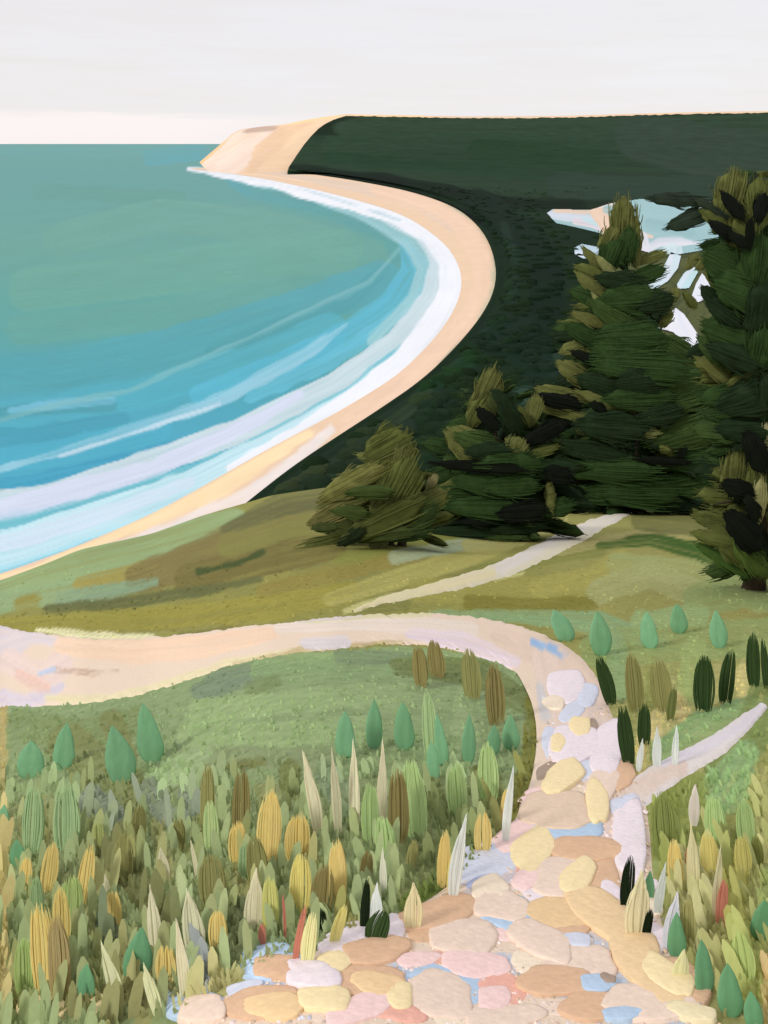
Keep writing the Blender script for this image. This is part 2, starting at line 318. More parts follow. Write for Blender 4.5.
bk = V[-1:].copy(); bk[..., 1] += 400; bk[..., 2] = -5; V = np.concatenate([V, bk], 0); c = np.concatenate([c, c[-1:]], 0)
tag(mesh_obj('wooded_hills', V.reshape(-1, 3), grid_faces(V.shape[0], V.shape[1]), c.reshape(-1, 3) / 1.12, M_far), 'dark green wooded lowland rising to a long flat hill across the bay', 'hills', kind='structure')
# treetops of the nearer lowland wood, one mass
tv, tf, tcol = [], [], []; k0 = 0
wcol = c
for i in range(2600):
    y = 188 + 330 * random.random() ** 1.3; x0 = np.interp(y, ed_y, ed_x) + 3; x = x0 + 2 + (900 - x0) * random.random()
    if inside(lake_poly, np.array([x - 8, x + 8., x]), np.array([y - 6, y + 14., y])).any() or inside(pond_poly, np.array([x, x - 5., x + 5]), np.array([y + 6, y, y + 14.])).any(): continue
    if any(math.hypot(x - a, y - b) < e_ for a, b, e_ in ((664, 280, 30), (688, 288, 26), (702, 300, 26), (682, 340, 32))): continue
    D = F * (H - CAN) / (y - HOR); px = F / D
    r = random.uniform(2.6, 4.6); h = random.uniform(.7, 2.0); X = (x - 384) / F * D
    if (x - x0) < r * px * 1.1: continue
    cl = patches(np.array([x]), np.array([y]), lin((25, 43, 28))[None].copy(), FP, 31)[0] * random.uniform(.85, 1.1) * np.array([1.1, 1, .82])
    m = 9
    for ring, (rr, zz_) in enumerate([(1, -.3), (.8, .45), (.42, .85)]):
        for q in range(m):
            a = q / m * 2 * math.pi + ring * .3; k = r * rr * random.uniform(.8, 1.15)
            tv.append((X + k * math.cos(a), D + k * math.sin(a), CAN + h * zz_ * random.uniform(.85, 1.15))); tcol.append(cl * random.uniform(.88, 1.1))
    tv.append((X, D, CAN + h)); tcol.append(cl * 1.06)
    for ring in range(2):
        for q in range(m): tf.append((k0 + ring * m + q, k0 + ring * m + (q + 1) % m, k0 + (ring + 1) * m + (q + 1) % m, k0 + (ring + 1) * m + q))
    for q in range(m): tf.append((k0 + 2 * m + q, k0 + 2 * m + (q + 1) % m, k0 + 3 * m, k0 + 3 * m))
    k0 += 3 * m + 1
tf = [f if f[2] != f[3] else f[:3] for f in tf]
tag(mesh_obj('distant_wood', tv, tf, np.array(tcol) / 1.15, M_far), 'dense mass of dark treetops between the beach and the inland lake', 'wood', kind='stuff')
# inland lake and pond
def sheet(name, poly, z, colbase, strokes, label, cat, m, step=.6, seed=3):
    x0, y0 = poly.min(0) - 3; x1, y1 = poly.max(0) + 3
    X, Y = np.meshgrid(np.arange(x0, x1, step), np.arange(y0, y1, step))
    c = np.tile(lin(colbase), (X.size, 1)); c = patches(X, Y, c, strokes, seed)
    D = F * (H - z) / (Y - HOR); V = np.stack([(X - 384) / F * D, D, z + 0 * D], -1).reshape(-1, 3)
    f = grid_faces(*X.shape); ce = np.stack([X.ravel()[f].mean(1), Y.ravel()[f].mean(1)], 1)
    keep = inside(poly, ce[:, 0], ce[:, 1]); f = f[keep]
    us = np.unique(f); mp_ = -np.ones(X.size, int); mp_[us] = np.arange(len(us))
    return tag(mesh_obj(name, V[us], mp_[f][:, ::-1], c[us] / KW, m), label, cat, kind='structure')
LP = [([(552, 214), (580, 217), (610, 222)], 10, (206, 216, 228)), ([(556, 209), (585, 212), (612, 208)], 6, (226, 202, 178)), ([(575, 222), (590, 225), (600, 228)], 6, (226, 214, 220)), ([(585, 219), (597, 223)], 6, (190, 222, 228)),
      ([(598, 212), (608, 225), (612, 240)], 14, (236, 206, 180), 1, .2), ([(600, 205), (616, 200)], 6, (236, 228, 222)), ([(620, 198), (621, 212)], 6, (240, 205, 175)), ([(608, 209), (618, 212)], 9, (150, 190, 190)),
      ([(636, 232), (652, 237)], 4, (238, 205, 180)), ([(642, 238), (644, 246)], 12, (226, 226, 236)), ([(645, 249), (660, 243), (680, 242), (698, 243)], [9, 9, 9, 4], (226, 226, 236), 1, .3),
      ([(650, 225), (690, 232)], 12, (140, 184, 188), .7), ([(672, 254), (668, 272), (650, 290)], 22, (206, 228, 234)), ([(690, 268), (680, 290)], 20, (186, 222, 230)), ([(704, 275), (698, 300)], 22, (228, 232, 242)), ([(662, 322), (680, 318), (705, 345)], 40, (232, 232, 242))]
sheet('inland_lake', lake_poly, CAN + .5, (152, 192, 196), LP, 'pale teal inland lake with bright streaks seen between the trees', 'water', M_water)
sheet('pond', pond_poly, CAN + .5, (184, 208, 222), [([(578, 254), (590, 256)], 5, (214, 224, 240))], 'small pale blue pond in the dark wood left of the tall conifer', 'water', M_water)

for q, cl_, lb in zip(creeks, ((206, 226, 234), (190, 222, 228), (228, 232, 242), (232, 234, 243)), ('long pale blue creek just below the inland lake', 'small oval aqua pool between two paler creeks', 'short white pool nearest the right hand conifer', 'lowest bright white pool seen between the two tall conifers')):
    sheet('pool', q, CAN + .5, cl_, [([tuple(q[0]), tuple(q[3])], 4, (222, 228, 240), .7)], lb, 'water', M_water, .5)
# ---------------------------------------------------------------- dune ground
def ground_patches():
    T = []; a = T.append
    r = random.Random(4)
    # the loose mosaic of sedges, herbs and dry grass that covers the slope
    for i in range(90):
        x = r.uniform(-60, 420); y = r.uniform(560, 640); d = -.18 * r.uniform(20, 60)
        a(([(x, y), (x + 50, y + d)], r.uniform(8, 20), r.choice([(138, 135, 72), (122, 116, 66), (128, 128, 74), (142, 140, 76), (112, 112, 64)]), .6))
    for i in range(520):
        x = r.uniform(-100, 870) ; y = r.uniform(660, 1060)
        if y < 760 and x < 540: continue
        far = y < 800
        c_ = r.choice([(140, 150, 98), (128, 136, 82), (150, 152, 100), (126, 126, 66), (146, 160, 108), (118, 128, 82), (160, 152, 92)] if x < 600 else [(150, 154, 98), (166, 162, 106), (134, 140, 76), (152, 168, 104), (140, 138, 74), (174, 168, 118)])
        l = r.uniform(25, 60); dx = -.15 * l * (1 if x < 500 else -.4)
        a(([(x + dx, y - l / 2), (x, y + l / 2)], [r.uniform(8, 14), r.uniform(14, 24)], c_, .6, .5))
    A_ = [([(-40, 600), (30, 575), (100, 557), (180, 536), (235, 518)], [30, 34, 36, 30, 20], (142, 164, 116)),
          ([(0, 602), (60, 592), (120, 580)], 22, (140, 162, 118)), ([(80, 584), (120, 575), (152, 566)], 13, (152, 142, 76)),
          ([(140, 578), (210, 555), (270, 528), (310, 515)], [30, 40, 42, 24], (122, 112, 68)), ([(190, 580), (260, 560), (330, 545)], 32, (112, 104, 58)), ([(230, 545), (290, 525), (330, 520)], 26, (126, 124, 68)),
          ([(225, 530), (285, 503), (350, 492)], [8, 26, 22], (96, 98, 62), .9, .6), ([(62, 600), (100, 594), (155, 582)], [14, 20, 8], (130, 152, 120)), ([(48, 608), (110, 606), (190, 592), (260, 580)], [10, 14, 12, 6], (98, 102, 62)),
          ([(-20, 625), (80, 622), (180, 617), (280, 606), (350, 592)], [14, 20, 24, 26, 20], (146, 140, 66)), ([(20, 605), (34, 600)], 14, (140, 132, 64)), ([(38, 630), (70, 634), (150, 640)], [4, 9, 10], (224, 220, 176)), ([(345, 612), (380, 600), (450, 590), (520, 572)], [6, 8, 10, 8], (196, 192, 130), .8, .7),
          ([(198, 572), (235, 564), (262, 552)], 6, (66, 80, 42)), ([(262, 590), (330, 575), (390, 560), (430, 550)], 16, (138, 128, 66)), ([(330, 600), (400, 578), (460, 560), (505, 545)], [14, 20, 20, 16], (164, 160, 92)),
          ([(340, 560), (400, 545), (470, 532)], 12, (128, 132, 66), 1, .5), ([(395, 557), (440, 549), (490, 540)], 13, (156, 168, 134)), ([(470, 545), (520, 540), (560, 520)], 14, (172, 168, 104)),
          ([(420, 590), (500, 592), (580, 586)], 26, (150, 146, 78)), ([(470, 602), (530, 606), (590, 603)], 16, (124, 120, 54)), ([(540, 588), (600, 575), (620, 560)], 22, (158, 154, 84)),
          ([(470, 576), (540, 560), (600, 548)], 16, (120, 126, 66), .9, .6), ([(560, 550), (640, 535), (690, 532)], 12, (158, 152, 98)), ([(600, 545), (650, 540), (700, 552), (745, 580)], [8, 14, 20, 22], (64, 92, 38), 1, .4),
          ([(640, 520), (700, 528)], 20, (110, 112, 66)), ([(620, 565), (690, 572), (760, 600)], 26, (150, 156, 100)), ([(600, 590), (650, 575), (690, 590)], 26, (158, 162, 108)), ([(700, 600), (740, 590), (800, 600)], 34, (136, 150, 96)),
          ([(430, 616), (520, 616), (600, 622), (660, 645)], [10, 14, 22, 18], (134, 160, 114)), ([(600, 648), (700, 640), (790, 635)], 40, (138, 152, 96), .9), ([(640, 620), (700, 615)], 20, (142, 162, 110)),
          ([(614, 640), (622, 690)], 22, (134, 156, 108)), ([(694, 650), (696, 690)], 26, (150, 164, 104)), ([(678, 700), (690, 730)], 16, (184, 172, 118)), ([(745, 675), (750, 700)], 24, (196, 186, 122)), ([(655, 715), (655, 735)], 12, (206, 190, 134)), ([(642, 740), (640, 800)], 12, (190, 178, 116)),
          ([(662, 752), (700, 728), (752, 706)], [24, 34, 20], (134, 162, 110)), ([(770, 690), (750, 740), (715, 775)], [40, 40, 20], (122, 138, 82)), ([(745, 755), (726, 790)], [30, 50], (140, 168, 116)), ([(690, 790), (690, 830)], 40, (130, 140, 76)), ([(665, 790), (667, 850)], 28, (122, 132, 66)),
          ([(700, 870), (698, 930)], 50, (160, 158, 112)), ([(735, 870), (738, 930)], 24, (140, 138, 72)), ([(750, 940), (752, 990)], 34, (156, 162, 96)), ([(720, 940), (725, 1020)], 30, (150, 148, 96)), ([(770, 960), (768, 1030)], 10, (196, 172, 122)),
          # hollow inside the bend of the path
          ([(-40, 735), (100, 720), (260, 700), (400, 690), (500, 700)], 90, (140, 160, 112), 1, .1), ([(-40, 770), (100, 760), (260, 755), (400, 745), (500, 745)], 60, (138, 156, 108), 1, .2),
          ([(200, 690), (225, 680), (262, 672)], [18, 26, 20], (122, 140, 112)), ([(262, 672), (330, 668), (395, 664)], 24, (138, 162, 112)), ([(340, 656), (400, 658), (450, 664)], 14, (124, 142, 106)),
          ([(250, 688), (275, 682)], 14, (122, 138, 88), .8), ([(200, 712), (300, 700), (400, 695)], 24, (152, 174, 120)), ([(190, 735), (280, 735), (370, 728)], 26, (150, 172, 118)), ([(20, 725), (80, 735), (140, 722)], 30, (128, 144, 92)),
          ([(70, 745), (100, 770), (130, 790)], 44, (128, 134, 82)), ([(112, 720), (125, 755)], 24, (126, 132, 80)), ([(180, 760), (240, 757), (330, 762)], 22, (138, 152, 108)), ([(155, 778), (180, 768), (206, 752)], [22, 30, 14], (156, 178, 126)),
          ([(92, 800), (112, 812)], 26, (132, 142, 122)), ([(150, 790), (165, 815)], 22, (130, 140, 118)), ([(188, 792), (190, 812)], 18, (134, 144, 124)), ([(230, 765), (262, 762)], 10, (126, 130, 76)), ([(290, 770), (292, 790)], 22, (122, 130, 76)),
          ([(330, 775), (345, 800)], 30, (132, 148, 112)), ([(400, 665), (480, 672), (520, 700)], [20, 30, 26], (118, 130, 78)), ([(412, 695), (435, 700)], 24, (146, 166, 116)), ([(405, 720), (440, 760)], 30, (140, 162, 112)), ([(462, 695), (468, 760)], [16, 34], (148, 168, 118)), ([(447, 710), (447, 760)], 14, (138, 160, 110)),
          ([(528, 700), (534, 745), (520, 800), (505, 840)], [8, 20, 22, 20], (124, 122, 48)), ([(480, 775), (500, 810)], 20, (120, 122, 66)), ([(430, 800), (470, 830), (430, 860)], 30, (112, 122, 72)), ([(480, 850), (440, 890), (410, 905)], 24, (104, 122, 52)),
          ([(110, 850), (150, 900), (170, 930)], 30, (114, 116, 70)), ([(60, 870), (75, 905)], 22, (120, 128, 86)), ([(190, 870), (190, 900)], 26, (148, 160, 112)), ([(105, 925), (115, 950)], 20, (98, 110, 82)), ([(240, 915), (235, 950)], 26, (112, 122, 84)), ([(340, 900), (355, 930)], 20, (134, 132, 66)),
          ([(60, 1005), (110, 1000), (160, 990)], 26, (128, 126, 78)), ([(215, 975), (240, 985), (180, 1000)], 22, (176, 170, 112)), ([(200, 950), (205, 985)], 14, (140, 146, 150)), ([(3, 700), (3, 800), (3, 1030)], 9, (186, 168, 106), .9)]
    for s in A_: a((s[0], s[1], s[2], s[3] if len(s) > 3 else .95, s[4] if len(s) > 4 else .4))
    return T
GPT = ground_patches()
def ground_colour(px, py):
    px = np.asarray(px, float).ravel(); py = np.asarray(py, float).ravel()
    t = np.clip((py - 640) / 40, 0, 1)[:, None]
    lft = lin((138, 136, 76)) * (1 - t) + lin((136, 150, 102)) * t
    rgt = lin((142, 140, 82)) * (1 - t) + lin((148, 150, 94)) * t
    s = np.clip((px - 520) / 60, 0, 1)[:, None]
    c = lft * (1 - s) + rgt * s
    c = c * (1 + .12 * (vnoise(px * .03, py * .05, 8) - .5))[:, None]
    c = patches(px, py, c, GPT, 41); m_ = np.where(px < 560, np.clip((py - 655) / 10, 0, 1), 0)[:, None]        # sagebrush hollow: greyer, duller plants than the olive slope
    return c * (1 - .10 * m_) * (1 - m_ * .06) + m_ * .06 * c.mean(1, keepdims=True)
xs = np.concatenate([np.arange(-880, -120, 20.0), np.arange(-120, 890, 2.2), np.arange(890, 1690, 20.0)])
off = np.concatenate([np.arange(A / YC, 585, 2.0)]); Yr = A / off                       # rows from the crest to the camera's feet
near = np.array([2.2, 1.6, .9, 0, -1.5, -4, -10, -25]); beyond = np.array([61.5, 63.5, 66, 70, 76, 84, 94, 106, 118, 132])
Ymin = Yr[-1]; rowsV, rowsC = [], []
for Y in beyond[::-1]:
    g = gpos(xs, np.full(len(xs), YC)); d = Y - YC; g2 = g.copy(); g2[:, 0] *= Y / YC; g2[:, 1] = Y
    sl = (base(xs) - HOR) / F
    g2[:, 2] = np.maximum(g[:, 2] - sl * d - (.45 * d * np.clip(d / 8, 0, 1)), -3)
    rowsV.append(g2); rowsC.append(np.tile(lin((126, 128, 76)), (len(xs), 1)))
for Y, of in zip(Yr, off):
    rowsV.append(gpos(xs, np.full(len(xs), Y)))
PXg, PYg = np.meshgrid(xs, off); PYg = PYg + base(PXg)
gc = ground_colour(PXg, PYg).reshape(len(off), len(xs), 3)
rowsC += list(gc)
for Y in near:
    g = gpos(xs, np.full(len(xs), Ymin)); sl = (base(xs) - HOR) / F
    g[:, 1] = Y; g[:, 2] += (Ymin - Y) * sl * (1 if Y > -2 else .3); g[:, 0] *= 1.0 if Y > 0 else 1 + abs(Y)
    rowsV.append(g); rowsC.append(gc[-1])
V = np.array(rowsV); C_ = np.array(rowsC)
tag(mesh_obj('dune_ground', V.reshape(-1, 3), grid_faces(V.shape[0], V.shape[1])[:, ::-1], C_.reshape(-1, 3) / .95, M_ground), 'grassy dune slope in sage, olive and straw tones falling to the bluff edge', 'ground', kind='structure')

# ---------------------------------------------------------------- paths
def ribbon(name, a, b, ns, n, strokes, colbase, label, lift=.012, seed=50, rag=1.6):
    a, b = resample(chaikin(a), n), resample(chaikin(b), n)
    tt = np.linspace(0, 1, ns)[:, None]
    i = np.arange(n)
    rj = (vnoise(i * .35, i * 0 + 1.3, seed) + .6 * vnoise(i * .9, i * 0 + 3.3, seed) - .8) * 1.5 * rag; rk = (vnoise(i * .4, i * 0 + 7.7, seed + 1) + .6 * vnoise(i * 1., i * 0 + 5.7, seed) - .8) * 1.5 * rag
    X = a[None, :, 0] * (1 - tt) + b[None, :, 0] * tt; Y = a[None, :, 1] * (1 - tt) + b[None, :, 1] * tt
    Y = Y + rj[None] * (1 - tt) + rk[None] * tt
    c = np.tile(lin(colbase), (X.size, 1)); c = patches(X, Y, c, strokes, seed)
    Yd = A / (Y - base(X)); crown = np.sin(np.pi * np.clip(tt, 0, 1)) ** .5
    L = (lift * (.35 + .65 * crown)) * np.maximum(Yd / 4, .8)
    L = np.where((tt == 0) | (tt == 1), -.01, L)
    v = P(X.ravel(), Y.ravel(), L.ravel())
    f = grid_faces(ns, n)
    # make it face up
    p0, p1, p2 = v[f[len(f) // 2][:3]]
    if np.cross(p1 - p0, p2 - p0)[2] < 0: f = f[:, ::-1]
    return tag(mesh_obj(name, v, f, c / KG, M_path), label, 'path', kind='structure')
outer = [(-420, 560), (-240, 580), (-60, 608), (0, 626), (40, 633), (100, 640), (180, 636), (260, 625), (330, 618), (400, 613), (460, 614), (515, 623), (556, 637), (588, 659), (604, 685), (616, 718), (630, 755), (648, 790), (656, 830), (660, 880), (672, 930), (700, 985), (745, 1050), (800, 1200)]
inner = [(-420, 690), (-240, 712), (-60, 724), (0, 708), (40, 708), (90, 705), (140, 697), (190, 680), (250, 659), (320, 651), (395, 643), (440, 646), (490, 660), (518, 672), (531, 695), (540, 735), (532, 785), (512, 832), (478, 868), (410, 915), (330, 945), (225, 985), (130, 1060), (40, 1200)]
PP = [([(-40, 640), (0, 650), (30, 640), (70, 646)], [50, 46, 14, 6], (230, 219, 222)), ([(0, 700), (24, 706), (60, 690)], [20, 16, 10], (224, 214, 224)), ([(10, 665), (40, 680), (60, 668)], 26, (240, 218, 208)), ([(20, 678), (44, 690)], 12, (240, 206, 190)),
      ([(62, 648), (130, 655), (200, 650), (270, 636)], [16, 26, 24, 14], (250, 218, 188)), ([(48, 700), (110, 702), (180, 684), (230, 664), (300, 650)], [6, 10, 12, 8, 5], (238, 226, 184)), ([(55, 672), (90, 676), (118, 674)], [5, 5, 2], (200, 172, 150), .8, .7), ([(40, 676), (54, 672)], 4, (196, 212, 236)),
      ([(280, 630), (350, 626), (420, 627), (470, 632)], [12, 14, 18, 18], (244, 230, 214)), ([(300, 623), (380, 617), (430, 616)], [4, 7, 4], (228, 222, 176), .9, .4), ([(235, 666), (310, 652), (400, 644)], [5, 11, 8], (204, 186, 142), 1, .5), ([(306, 645), (345, 644)], 12, (228, 220, 220)), ([(270, 618), (300, 622), (360, 616)], 5, (230, 218, 214)),
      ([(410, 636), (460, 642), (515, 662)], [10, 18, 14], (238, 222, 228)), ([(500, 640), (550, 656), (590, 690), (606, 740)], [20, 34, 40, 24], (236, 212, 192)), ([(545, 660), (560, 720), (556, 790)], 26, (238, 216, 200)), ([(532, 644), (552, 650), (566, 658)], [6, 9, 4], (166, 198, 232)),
      ([(540, 690), (546, 720)], 10, (218, 214, 212)), ([(590, 700), (606, 760), (630, 830)], [20, 24, 30], (232, 212, 198)), ([(560, 850), (600, 830), (640, 850)], 30, (236, 214, 204)),
      ([(400, 985), (500, 975), (600, 985), (680, 1020)], 40, (190, 208, 230), .9), ([(260, 1000), (350, 990), (430, 985)], 30, (186, 206, 230), .9), ([(500, 920), (560, 940), (620, 960)], 30, (196, 208, 226), .9), ([(480, 900), (520, 860)], 30, (222, 214, 222), .9), ([(600, 900), (640, 960)], 40, (230, 200, 166), .9)]  # blue strokes here paint in the shade of gaps between stones
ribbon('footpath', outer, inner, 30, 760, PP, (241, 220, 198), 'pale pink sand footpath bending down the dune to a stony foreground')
ribbon('side_path', [(622, 784), (650, 764), (690, 745), (722, 728), (745, 712), (760, 704)], [(634, 822), (656, 800), (690, 776), (726, 756), (752, 728), (768, 709)], 8, 90,
       [([(620, 800), (650, 785), (680, 770)], [20, 20, 16], (232, 212, 198)), ([(660, 765), (700, 752), (740, 730), (764, 706)], [8, 14, 12, 8], (228, 222, 228))], (236, 227, 222), 'short pale side path branching right from the stony path', seed=61)
ribbon('upper_path', [(352, 611), (372, 600), (430, 582), (490, 566), (524, 549), (566, 528), (598, 516), (628, 510)], [(354, 613), (388, 604), (455, 592), (508, 578), (546, 562), (584, 542), (610, 525), (632, 514)], 6, 130,
       [([(345, 616), (420, 592), (490, 574)], 12, (228, 218, 168), .8, .5), ([(500, 570), (560, 540), (625, 512)], 11, (226, 220, 212), .9, .5)], (224, 216, 190), 'thin chalky path climbing away to the crest beside the conifers', lift=.006, seed=66, rag=1.6)

# ---------------------------------------------------------------- stones of the path, with blue pads painting the shade in their gaps
def stone(x, y, wd, ht, ang, colr, layer):
    m, rings = 28, [0, .45, .75, .9, .98, 1.02]
    a = np.linspace(0, 2 * np.pi, m, endpoint=False); sd = rng.uniform(0, 100)
    ph = rng.uniform(0, 6, 3)
    pw = rng.uniform(.62, .95)
    cx = np.sign(np.cos(a)) * np.abs(np.cos(a)) ** pw * wd / 2; cy = np.sign(np.sin(a)) * np.abs(np.sin(a)) ** pw * ht / 2
    k = 1.03 + .06 * np.sin(2 * a + ph[0]) + .06 * np.sin(3 * a + ph[1]) + .045 * np.sin(5 * a + ph[2]) + .02 * np.sin(9 * a + ph[0]); cx *= k; cy *= k
    ca, sa = math.cos(R(ang)), -math.sin(R(ang)); ox = cx * ca - cy * sa; oy = cx * sa + cy * ca
    ox *= 1.13; oy *= 1.16; s = dist(x, y) / F; th = min(.006, .00026 * min(wd, ht)) * (s / .0036) + .0015
    bl = (.0065 + layer * .0048 + rng.uniform(0, .0022)) * (s / .0036)
    v, c = [], []; cl = lin(colr)
    for r in rings:
        h = bl + th * (1 - min(r, 1) ** 4) ** .5 if r <= 1 else -.01
        q = P(x + ox * min(r, 1.0), np.maximum(y + oy * min(r, 1.0), base(x) + 30), h)
        if r == 0: q = q[:1]
        if r > 1: q[:, 2] -= .004
        q[:, 2] += 0 if r > .95 else rng.normal(0, .0006, len(q))
        v.append(q); c.append(np.tile(cl, (len(q), 1)) * (1 + .07 * (vnoise(ox[:len(q)] * r * .2 + sd, oy[:len(q)] * r * .35, 2) - .5))[:, None])
    v = np.concatenate(v); c = np.concatenate(c)
    f = [(0, 1 + (i + 1) % m, 1 + i) for i in range(m)]
    for j in range(len(rings) - 2):
        b0, b1 = 1 + j * m, 1 + (j + 1) * m
        f += [(b0 + i, b0 + (i + 1) % m, b1 + (i + 1) % m, b1 + i) for i in range(m)]
    f = [tuple(q) for q in f]
    loc = P(x, y)
    o = mesh_obj('stone', v, f, c / 1.02, M_stone, loc=loc)
    return o
SHADE_BLU, LAV, PEA, CRM, YEL, PNK, COR, TAN, BRN, WHT = (182, 204, 226), (212, 216, 230), (234, 212, 194), (243, 226, 202), (246, 226, 178), (245, 213, 208), (236, 180, 162), (220, 183, 150), (168, 148, 132), (236, 224, 228)  # the blue is painted shade from gaps between stones, laid as flat pads
CN = {SHADE_BLU: 'gap-shade blue', LAV: 'lavender', PEA: 'beige', CRM: 'cream', YEL: 'pale yellow', PNK: 'pink', COR: 'coral', TAN: 'tan', BRN: 'grey brown', WHT: 'pinkish white'}
ST = [ # x, y, width, height, turn, colour, layer
 (518, 838, 48, 24, 30, PNK, 0), (533, 852, 42, 32, 38, YEL, 1), (484, 864, 56, 34, 18, LAV, 0), (482, 884, 28, 9, 18, (178, 185, 212), 1), (490, 892, 34, 24, 12, CRM, 1), (508, 915, 58, 34, -22, SHADE_BLU, 0), (500, 908, 48, 28, -12, PEA, 1),
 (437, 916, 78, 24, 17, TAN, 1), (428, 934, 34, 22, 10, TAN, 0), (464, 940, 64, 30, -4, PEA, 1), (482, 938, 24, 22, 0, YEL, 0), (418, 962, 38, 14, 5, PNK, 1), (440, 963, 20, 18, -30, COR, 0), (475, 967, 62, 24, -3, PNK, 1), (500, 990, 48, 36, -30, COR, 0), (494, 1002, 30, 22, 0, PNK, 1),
 (450, 985, 70, 34, -10, SHADE_BLU, 0), (440, 998, 62, 40, -8, PEA, 1), (542, 945, 58, 28, -22, PEA, 2), (556, 985, 68, 26, -3, TAN, 2), (594, 1010, 62, 26, -3, TAN, 2), (505, 1020, 74, 20, 3, PEA, 1), (580, 966, 64, 32, 0, PEA, 1), (560, 916, 62, 28, 3, (232, 200, 155), 1), (562, 880, 58, 34, -4, PEA, 1), (578, 880, 24, 38, -40, YEL, 2), (588, 852, 66, 22, -3, TAN, 1),
 (566, 828, 74, 26, 0, SHADE_BLU, 0), (556, 814, 66, 32, -3, (226, 202, 178), 1), (566, 937, 44, 14, 5, TAN, 1), (530, 880, 34, 18, 30, PNK, 1), (528, 866, 30, 16, 50, COR, 0), (538, 900, 34, 16, -30, WHT, 0),
 (612, 925, 96, 34, -38, (236, 206, 162), 2), (648, 975, 84, 34, -48, (236, 206, 162), 3), (668, 982, 54, 22, -32, YEL, 4), (680, 985, 60, 34, -35, TAN, 2), (600, 890, 34, 66, 8, TAN, 0), (650, 1008, 90, 30, -6, PEA, 3), (692, 1018, 44, 14, -14, (236, 222, 182), 4), (598, 988, 30, 16, 0, SHADE_BLU, 3), (574, 944, 30, 12, 0, LAV, 2), (608, 985, 14, 8, -20, BRN, 4), (622, 1020, 34, 12, 4, SHADE_BLU, 4),
 (630, 842, 30, 66, 6, WHT, 1), (612, 905, 20, 36, 16, WHT, 1), (652, 945, 24, 34, -16, WHT, 1), (268, 962, 50, 30, 8, SHADE_BLU, 0), (272, 968, 46, 26, 0, (190, 212, 238), 1), (278, 972, 46, 20, -3, TAN, 2), (312, 980, 48, 24, -8, WHT, 3), (334, 966, 34, 18, 10, YEL, 2), (376, 954, 64, 22, 9, TAN, 2), (372, 985, 68, 28, 0, TAN, 1), (378, 988, 50, 20, -6, (238, 206, 160), 2),
 (325, 1004, 44, 22, 0, YEL, 3), (262, 1006, 72, 28, 3, TAN, 1), (274, 1010, 56, 22, 3, (240, 208, 160), 2), (360, 1012, 62, 22, 18, PNK, 2), (346, 942, 54, 24, 26, WHT, 1), (394, 932, 18, 26, -10, WHT, 1), (394, 1014, 56, 18, -12, COR, 1), (192, 1008, 58, 28, 0, SHADE_BLU, 1), (202, 1013, 40, 24, 0, PEA, 2), (244, 990, 30, 10, 15, LAV, 1), (400, 1000, 22, 26, 0, YEL, 2),
 (42, 1009, 48, 20, -6, (216, 200, 150), 0), (102, 1006, 26, 17, 6, (216, 200, 150), 0),
 (566, 688, 36, 28, 0, WHT, 0), (554, 706, 20, 12, 0, CRM, 1), (586, 697, 20, 22, 0, LAV, 0), (572, 714, 24, 16, 40, LAV, 0), (580, 731, 18, 18, 0, YEL, 2), (549, 744, 12, 30, 0, LAV, 0), (574, 748, 46, 34, 0, WHT, 1), (558, 748, 14, 16, 0, YEL, 2), (548, 773, 24, 13, 32, BRN, 0), (567, 763, 12, 6, 0, BRN, 2), (563, 781, 38, 24, 38, YEL, 2), (586, 773, 26, 18, 10, LAV, 0), (593, 732, 8, 16, 0, BRN, 1), (597, 806, 20, 38, 12, YEL, 2), (608, 752, 26, 52, -12, WHT, 1), (618, 778, 30, 24, 20, TAN, 0), (604, 786, 24, 34, -30, PEA, 1), (540, 800, 40, 16, 8, PNK, 0)]
def zone_stone(x, y):
    if y > 980: return 'at the very front ' + ('left' if x < 330 else 'centre' if x < 520 else 'right')
    if y > 930: return 'in the stony foreground, ' + ('far left' if x < 300 else 'left of centre' if x < 420 else 'centre' if x < 540 else 'right side')
    if y > 860: return 'where the stones widen, ' + ('left' if x < 500 else 'middle' if x < 590 else 'right')
    if y > 790: return 'beside the fork of the side path'
    return 'on the narrow part of the path'
ORD = ['leftmost', 'second from left', 'third from left', 'fourth from left', 'fifth from left', 'sixth from left', 'seventh from left', 'eighth from left', 'ninth from left', 'tenth from left', 'eleventh from left', 'twelfth from left'] + [f'{q}th from left' for q in range(13, 40)]
NUM = {2: 'two', 3: 'three', 4: 'four', 5: 'five', 6: 'six', 7: 'seven', 8: 'eight', 9: 'nine', 10: 'ten', 11: 'eleven', 12: 'twelve', **{q: str(q) for q in range(13, 41)}}
def assign(items, fmt_one, fmt_many, group, cat):
    """items: (object, key tuple, x) -> labels unique within each key by left-to-right rank"""
    by = {}
    for o, key, x in items: by.setdefault(key, []).append((x, o))
    for key, l in by.items():
        l.sort(key=lambda q: q[0])
        for i, (x, o) in enumerate(l):
            tag(o, fmt_one(key) if len(l) == 1 else fmt_many(key, ('rightmost' if i == len(l) - 1 else ORD[i]), NUM[len(l)]), cat, group)
fr = random.Random(12); fpoly = np.concatenate([resample(chaikin(outer), 120), resample(chaikin(inner), 120)[::-1]])
